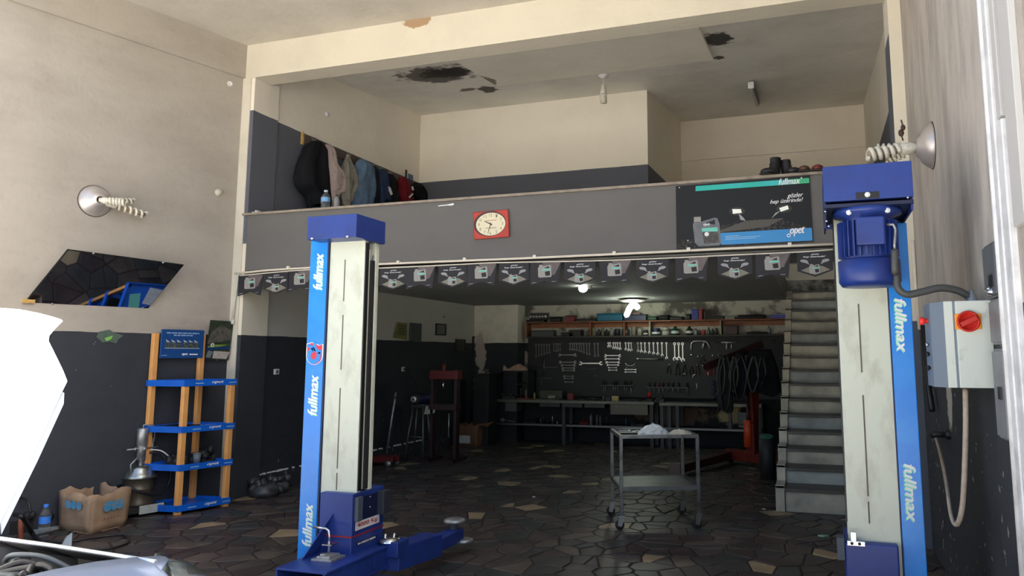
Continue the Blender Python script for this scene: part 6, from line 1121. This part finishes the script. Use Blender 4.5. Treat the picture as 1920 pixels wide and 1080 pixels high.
# bench grinder on its stand
yg = 11.0; t = T('grinder_stand', 'bench grinder on a tall four-legged stand near left wall', 'grinder', PY(784, 842, yg)); q = lambda a, b, dy=0: PY(a, b, yg) + Vector((0, dy, 0))
for a, b, c_, d in ((775, 762, 762, 838), (793, 762, 797, 851)): obj('leg', MB().tube([q(a, b), Vector((q(c_, d).x, yg - .06, .0))], .016, 6), m_toold, t); obj('leg', MB().tube([q(a, b, .12), Vector((q(c_, d).x, yg + .24, .0))], .016, 6), m_toold, t)
obj('cross_brace', MB().tube([q(766, 818), q(796, 820)], .010, 6), m_toold, t); obj('stand_plate', MB().box(tuple(q(771, 764)), tuple(q(796, 758, .2))), m_bl, t)
cg = q(781, 748, -.02); obj('grinding_wheel', MB().lathe([(0, -.02), (.09, -.02), (.09, .02), (0, .02)], cg + Vector((0, -.04, 0)), (.2, -1, 0), 20), m_dark, t); obj('wheel_flange', MB().lathe([(.022, .0), (.05, .0), (.055, .01), (.022, .012)], cg + Vector((.0, -.07, 0)), (.2, -1, 0), 18), m_tool, t); obj('grinder_motor', MB().lathe([(0, 0), (.075, 0), (.08, .03), (.08, .26), (.07, .28), (0, .28)], cg + Vector((.02, 0, 0)), (.5, .9, 0), 18), m_navy, t)
q_ = [PY(a, b, 10.9) for a, b in ((798, 761), (819, 759), (814, 775), (795, 777))]; put('hanging_cloth', MB().prism(q_, (0, .02, 0)), M('cloth pale grime', (170, 168, 156), .8, dirt=(90, 88, 82), scale=10), 'pale cloth bag hanging between the grinder and red press', 'cloth')
# hydraulic press
yp = 10.9; t = T('hydraulic_press', 'dark red hydraulic press frame near the back left corner', 'press', PY(833, 865, yp)); q = lambda a, b: PY(a, b, yp)
m_pr = M('press red', (96, 16, 20), .45, dirt=(80, 16, 20), scale=5); x0, x1 = q(808, 700).x, q(857, 700).x
for x in (x0, x1 - .05): obj('upright', MB().box((x, yp, .02), (x + .05, yp + .12, q(830, 693).z)), M('press shaded red', (40, 16, 24), .5), t)  # frame below the top beam coloured darker to stand for interior shade
obj('top_beam', MB().box((x0 - .02, yp - .02, q(830, 711).z), (x1 + .02, yp + .14, q(830, 695).z)), m_pr, t, bevel=.006); obj('ram_cylinder', MB().lathe([(0, 0), (.035, 0), (.035, .24), (.02, .26), (0, .26)], q(831, 712) + Vector((0, .02, 0)), n=16), m_pr, t); obj('ram_rod', MB().tube([q(831, 714), q(831, 730)], .018, 8), m_chrome, t)
obj('press_table', MB().box((x0 - .01, yp - .04, q(830, 768).z), (x1 + .01, yp + .16, q(830, 758).z)), M('press shaded red', (40, 16, 24), .5), t); obj('pump_lever', MB().tube([q(842, 775), q(841, 820)], .012, 6), m_steel, t); obj('foot', MB().box((x0 - .1, yp - .2, 0), (x0 + .1, yp + .3, .05)).box((x1 - .15, yp - .2, 0), (x1 + .05, yp + .3, .05)), M('press shaded red', (40, 16, 24), .5), t)
# cartons and dark cupboard in the corner
kk = [PZ(852, 836, 0), PZ(893, 838, 0)]; kk = [kk[0], kk[1], kk[1] + Vector((.05, .26, 0)), kk[0] + Vector((.05, .26, 0))]
t, ctr2 = carton('open_carton', 'open brown carton with white label near the back left corner', kk, .40, .02, M('dim cardboard', (120, 84, 60), .75, dirt=(90, 62, 46), scale=6), seed=8)
a_, b__ = kk[0].lerp(kk[1], .25), kk[0].lerp(kk[1], .75); nn = (kk[1] - kk[0]).cross(Vector((0, 0, 1))).normalized() * .03; nn = nn if nn.y < 0 else -nn
obj('white_label', MB().prism([a_ + nn + Vector((0, 0, .06)), b__ + nn + Vector((0, 0, .06)), b__ + nn + Vector((0, 0, .20)), a_ + nn + Vector((0, 0, .20))], nn * .1), m_pap, t)
obj('carton_flap', MB().prism([kk[1] + Vector((.0, .0, .40)), kk[2] + Vector((.0, .0, .40)), kk[2] + Vector((.2, -.03, .44)), kk[1] + Vector((.2, .03, .36))], (0, 0, .006)), MATS['dim cardboard'], t)
x0 = PY(884, 720, 12.9).x + .05; put('dark_locker', MB().box((x0, 12.9, 0), (x0 + .30, 13.3, PY(890, 704, 12.9).z)).box((x0 - .04, 12.86, PY(890, 704, 12.9).z), (x0 + .32, 13.34, PY(890, 704, 12.9).z + .03)), M('locker black', (26, 28, 30), .5), 'tall narrow black locker before the pilaster', 'locker', bevel=.006)
# engine hoist
A_, B_ = Vector((-1.40, 12.05, 0)), Vector((-.58, 11.45, 0)); dv = (B_ - A_).normalized(); nv = Vector((-dv.y, dv.x, 0))
t = T('engine_hoist', 'red engine hoist with angled mast beside the staircase', 'engine hoist', A_.lerp(B_, .5))
def beam(nm, a, b, wd, h, mat, par, **k):
    a, b = Vector(a), Vector(b); d = (b - a).normalized(); s = d.cross(Vector((0, 0, 1))).normalized() if abs(d.z) < .95 else Vector((dv.x, dv.y, 0)); u = s.cross(d)
    pts = [a + s * wd / 2 - u * h / 2, a - s * wd / 2 - u * h / 2, a - s * wd / 2 + u * h / 2, a + s * wd / 2 + u * h / 2]; return obj(nm, MB().prism(pts, b - a), mat, par, bevel=.005, **k)
zc = Vector((0, 0, .14)); beam('base_crossbar', A_ + zc, B_ + zc, .14, .15, m_rust, t); E1 = PZ(1268, 886, .06); E1.z = .10; beam('base_leg', A_ + dv * .06 + Vector((0, 0, .13)), E1, .11, .11, M('hoist dull red', (58, 24, 20), .5), t); obj('leg_end_bracket', MB().box(tuple(E1 + Vector((-.09, -.06, -.08))), tuple(E1 + Vector((.07, .06, .08)))), M('bracket brown', (100, 80, 70), .6), t, bevel=.01)
Mb = A_.lerp(B_, .48); mt0 = Mb + Vector((0, .0, .20)); top_ = PY(1412, 648, Mb.y + .1); beam('mast', mt0, Vector((top_.x - .0, Mb.y + .1, top_.z)), .13, .13, m_rust, t)
beam('mast_brace', Mb + dv * .12 + nv * -.10 + Vector((0, 0, .2)), Vector((mt0.x + .02, Mb.y + .0, 1.25)), .05, .06, m_rust, t)
tip = PY(1322, 688, 11.2); bk_ = Vector((top_.x + .12, Mb.y + .12, top_.z + .02)); beam('boom', bk_, tip, .10, .11, M('hoist dark red', (46, 18, 16), .5), t)
jb = PY(1403, 838, Mb.y - .12); jt = PY(1404, 790, Mb.y - .12)
jk = obj('lift_jack', MB().lathe([(0, 0), (.062, 0), (.062, (jt - jb).length), (.04, (jt - jb).length + .02), (0, (jt - jb).length + .02)], jb, n=20), M('jack orange', (206, 74, 36), .45), t, label='bright orange hydraulic cylinder')
obj('jack_head', MB().tube([jt, PY(1402, 776, Mb.y - .12), PY(1403, 763, Mb.y - .12)], [.035, .022, .03], 10).tube([PY(1386, 796, Mb.y - .12), PY(1412, 794, Mb.y - .12)], .010, 6), M('jack dark', (60, 24, 20), .5), jk); obj('jack_rod', MB().tube([PY(1403, 763, Mb.y - .12), PY(1403, 700, Mb.y - .1)], .016, 8), m_dark, jk)
for p_ in (A_ + nv * .05, B_ + nv * .05): obj('castor', MB().lathe([(0, -.02), (.06, -.02), (.06, .02), (0, .02)], p_ + Vector((0, .0, .06)), dv, 14), m_rub, t)
obj('castor', MB().lathe([(0, -.02), (.03, -.02), (.03, .02), (0, .02)], E1 + Vector((0, 0, -.07)), dv, 12), m_rub, t)
# black coats and hanging hoses over the hoist boom
def drape(name, label, cat, a, b, py0, py1, y, mat, seed, dep=.10):
    rr = random.Random(seed); xa, xb = PY(a, py0, y).x, PY(b, py0, y).x; zt2, zb_ = PY((a + b) / 2, py0, y).z, PY((a + b) / 2, py1, y).z; n = 28; R = 14; vs = []; ph = rr.uniform(0, 6)
    for i in range(R):
        u = i / (R - 1); s = .55 + .45 * min(1, u * 2.2)
        for k in range(n): th = 2 * math.pi * k / n; f = 1 + .12 * math.sin(th * 5 + ph + u * 2) * (.4 + u); vs.append(((xa + xb) / 2 + (xb - xa) / 2 * s * math.cos(th) * (1 + .05 * math.sin(7 * u + ph)), y + dep * s * math.sin(th) * f, zt2 + (zb_ - zt2) * u + (.04 * math.sin(3 * th + ph) if i == R - 1 else 0)))
    fs = [(i * n + k, i * n + (k + 1) % n, (i + 1) * n + (k + 1) % n, (i + 1) * n + k) for i in range(R - 1) for k in range(n)] + [tuple(range(n))[::-1]]
    mb = MB(); mb.add(vs, fs, True); return put(name, mb, mat, label, cat, 'dark coats and hoses on the hoist')
m_cb = fab('black cloth', (22, 24, 28)); drape('black_coat', 'wide black coat hanging over the hoist mast', 'coat', 1392, 1460, 655, 738, 11.55, m_cb, 3, .14); drape('black_coat', 'narrow black coat left of the wide one', 'coat', 1372, 1402, 662, 742, 11.45, fab('navy black cloth', (24, 28, 40)), 5)
drape('jack_cover', 'dark grey long cloth bundle hanging lowest beside the coats', 'cloth', 1344, 1372, 668, 770, 11.4, fab('bundle cloth', (50, 52, 52)), 7, .09)
for k, (a, dx, bt) in enumerate(((1352, 14, 745), (1360, 20, 770), (1376, 16, 735), (1388, 24, 750), (1412, 20, 735), (1428, 16, 720))):
    y = 11.25; pts = [PY(a, 668, y), PY(a - dx / 2, 700, y - .03), PY(a - dx / 3, bt - 12, y), PY(a, bt, y + .03), PY(a + dx / 3, bt - 14, y), PY(a + dx / 2, 700, y - .03), PY(a + 3, 668, y)]
    put('hanging_hose', MB().tube(smooth(pts), .016, 6), m_black if k % 2 else M('hose charcoal', (54, 56, 58), .5), 'looped dark hose hanging on the hoist boom, %s from the left' % ORD[k], 'hose', 'looped hoses on the hoist')
t = T('plastic_drum', 'dark drum with green rag on top beside the stairs foot', 'drum', PY(1452, 860, 10.6)); c = PY(1452, 838, 10.7); c.z = 0; c.x = -.72; obj('drum_body', MB().lathe([(0, 0), (.10, 0), (.11, .3), (.10, .55), (0, .55)], c, n=18), m_dark, t); t.location = c; WM[t] = Matrix.Translation(c)
for ch in list(t.children): bpy.data.objects.remove(ch)
obj('drum_body', MB().lathe([(0, 0), (.10, 0), (.11, .3), (.10, .52), (0, .52)], c, n=18), m_dark, t); obj('green_rag', MB().ball(c + Vector((0, 0, .55)), (.10, .09, .045), 12), fab('green rag', (70, 110, 96)), t)
# ------------------------------------------------------------------ tool trolley
FL, FR, BL = Vector((-1.86, 7.2, 0)), Vector((-1.165, 7.49, 0)), Vector((-2.15, 7.80, 0)); ux, uy = FR - FL, BL - FL; Wd, Dp = ux.length, uy.length; ux.normalize(); uy = Vector((-ux.y, ux.x, 0))
ct = Matrix(((ux.x, uy.x, 0, FL.x), (ux.y, uy.y, 0, FL.y), (0, 0, 1, 0), (0, 0, 0, 1))); t = T('tool_trolley', 'bare steel two-tier trolley on castors in the middle of floor', 'trolley', FL + (FR - FL) / 2 + (BL - FL) / 2)
m_ct = M('trolley steel', (118, 122, 122), .4, .6, dirt=(70, 70, 68), scale=9, amt=.8); ZC = .875
for x in (0, Wd):
    for y in (0, Dp):
        obj('leg', MB().box((x - .016, y - .016, .13), (x + .016, y + .016, ZC), ct), m_ct, t, bevel=.002)
        cs = obj('castor_fork', MB().prism([ct @ Vector((x - .03, y - .025, .13)), ct @ Vector((x + .03, y - .025, .13)), ct @ Vector((x + .0, y - .025, .03)), ct @ Vector((x - .04, y - .025, .04))], ct.to_3x3() @ Vector((0, .006, 0))).prism([ct @ Vector((x - .03, y + .02, .13)), ct @ Vector((x + .03, y + .02, .13)), ct @ Vector((x + .0, y + .02, .03)), ct @ Vector((x - .04, y + .02, .04))], ct.to_3x3() @ Vector((0, .006, 0))).box((x - .035, y - .03, .125), (x + .035, y + .03, .135), ct), m_chrome, t)
        obj('castor_wheel', MB().lathe([(0, -.016), (.038, -.016), (.045, -.010), (.045, .010), (.038, .016), (0, .016)], ct @ Vector((x - .018, y, .045)), ct.to_3x3() @ Vector((0, 1, 0)), 16), m_rub, cs)
for nm, a, b in (('top_rail', (0, -.016), (Wd, .016)), ('top_rail', (0, Dp - .016), (Wd, Dp + .016)), ('top_rail', (-.016, 0), (.016, Dp)), ('top_rail', (Wd - .016, 0), (Wd + .016, Dp))): obj(nm, MB().box((a[0], a[1], ZC - .025), (b[0], b[1], ZC + .008), ct), m_ct, t, bevel=.002)
obj('top_tray', MB().box((.01, .01, ZC - .02), (Wd - .01, Dp - .01, ZC - .012), ct), m_dark, t)
obj('lower_shelf', MB().box((.0, .0, .385), (Wd, Dp, .393), ct).box((0, -.017, .36), (Wd, -.010, .40), ct).box((0, Dp + .010, .36), (Wd, Dp + .017, .40), ct).box((-.017, 0, .36), (-.01, Dp, .40), ct).box((Wd + .01, 0, .36), (Wd + .017, Dp, .40), ct), M('trolley shelf steel', (104, 108, 108), .45, .5, dirt=(74, 74, 72), scale=5, amt=.8), t)
ZK = ZC - .011
def crump(name, label, x, y, sx_, sy_, h, mat, seed):
    rr = random.Random(seed); n = 13; vs = []
    for i in range(n):
        for k in range(n):
            a, b = i / (n - 1) * 2 - 1, k / (n - 1) * 2 - 1; r = math.hypot(a, b); hh = max(0, 1 - r) ** .7 * h * (.75 + .4 * rr.random()) + .004
            vs.append(ct @ Vector((x + a * sx_ * (1 + .1 * rr.random()), y + b * sy_ * (1 + .1 * rr.random()), ZK + hh)))
    fs = [(i * n + k, (i + 1) * n + k, (i + 1) * n + k + 1, i * n + k + 1) for i in range(n - 1) for k in range(n - 1)]; o = put(name, MB().add(vs, fs, False), mat, label, 'rag', 'rags on the trolley'); return o
crump('crumpled_rag', 'crumpled white cloth with blue stains on the trolley top', Wd * .48, Dp * .35, .16, .13, .11, M('rag white', (215, 220, 214), .8, dirt=(130, 150, 170), scale=14, lo=.5, hi=.6), 4)
crump('crumpled_rag', 'smaller cream rag at the right end of the trolley top', Wd * .83, Dp * .30, .12, .09, .055, M('rag cream light', (215, 208, 186), .8, dirt=(170, 160, 140), scale=10), 5)
for k, (x, y, r_) in enumerate(((.12, .55, .2), (.16, .40, -.3), (.22, .48, .9), (.26, .30, .5))):
    Mx = ct @ Matrix.Translation((x, y, ZK)) @ Matrix.Rotation(r_, 4, 'Z'); put('hand_tool', MB().box((-.07, -.008, 0), (.05, .008, .012), Mx).lathe([(0, .016), (.016, .016), (.018, 0)], Mx @ Vector((.055, 0, 0)), n=8), m_tool if k % 2 == 0 else m_steel, 'small bright hand tool on trolley top, %s from the left' % ORD[k], 'hand tool', 'hand tools on the trolley')
Mx = ct @ Matrix.Translation((.27, .16, ZK)) @ Matrix.Rotation(.5, 4, 'Z'); t2 = T('red_pliers', 'red-handled pliers on the trolley left of the white cloth', 'pliers', Mx.translation)
for s in (-1, 1): obj('handle', MB().tube([Mx @ Vector((0, 0, .012)), Mx @ Vector((.06, s * .022, .014)), Mx @ Vector((.12, s * .026, .014))], .008, 6), m_red, t2)
obj('jaws', MB().tube([Mx @ Vector((0, 0, .012)), Mx @ Vector((-.05, 0, .012))], [.014, .006], 8), m_steel, t2)
q = ct @ Vector((.05, .42, ZK)); put('dark_case', MB().box((.02, .2, ZK), (.20, .32, ZK + .02), ct), m_black, 'flat dark tray at the left of the trolley top', 'tray', 'hand tools on the trolley')
# floor litter
for a, b, n_, lab in ((1544, 1006, 'green_litter', 'small green and white litter scrap on floor near the stairs'), (1432, 955, 'white_scrap', 'tiny white scrap on floor left of the stairs foot'), (1001, 932, 'white_scrap', 'tiny white scrap on the paving left of the trolley')):
    c = PZ(a, b, .002); put(n_, MB().prism([c + Vector(v) for v in ((-.05, 0, 0), (.0, -.03, 0), (.05, .01, 0), (.01, .04, 0))], (0, 0, .01)) if n_[0] == 'g' else MB().prism([c + Vector(v) for v in ((-.02, 0, 0), (.02, -.01, 0), (.01, .02, 0))], (0, 0, .006)), M('litter green', (150, 190, 160), .5) if n_[0] == 'g' else m_print, lab, 'litter')
put('pier_conduit', MB().tube([PY(1712, 450, YP - .05), PY(1716, 520, YP - .05), PY(1724, 618, YP - .05)], .014, 8), M('conduit ivory', (226, 216, 198), .5), 'ivory conduit down the right pier beside the lift post', 'conduit')
put('pier_pipe', MB().tube([PX(1731, 610, XO - .05), PX(1742, 730, XO - .05), PX(1748, 770, XO - .05)], .022, 8), m_black, 'black pipe running down the dark right wall by the post', 'pipe')
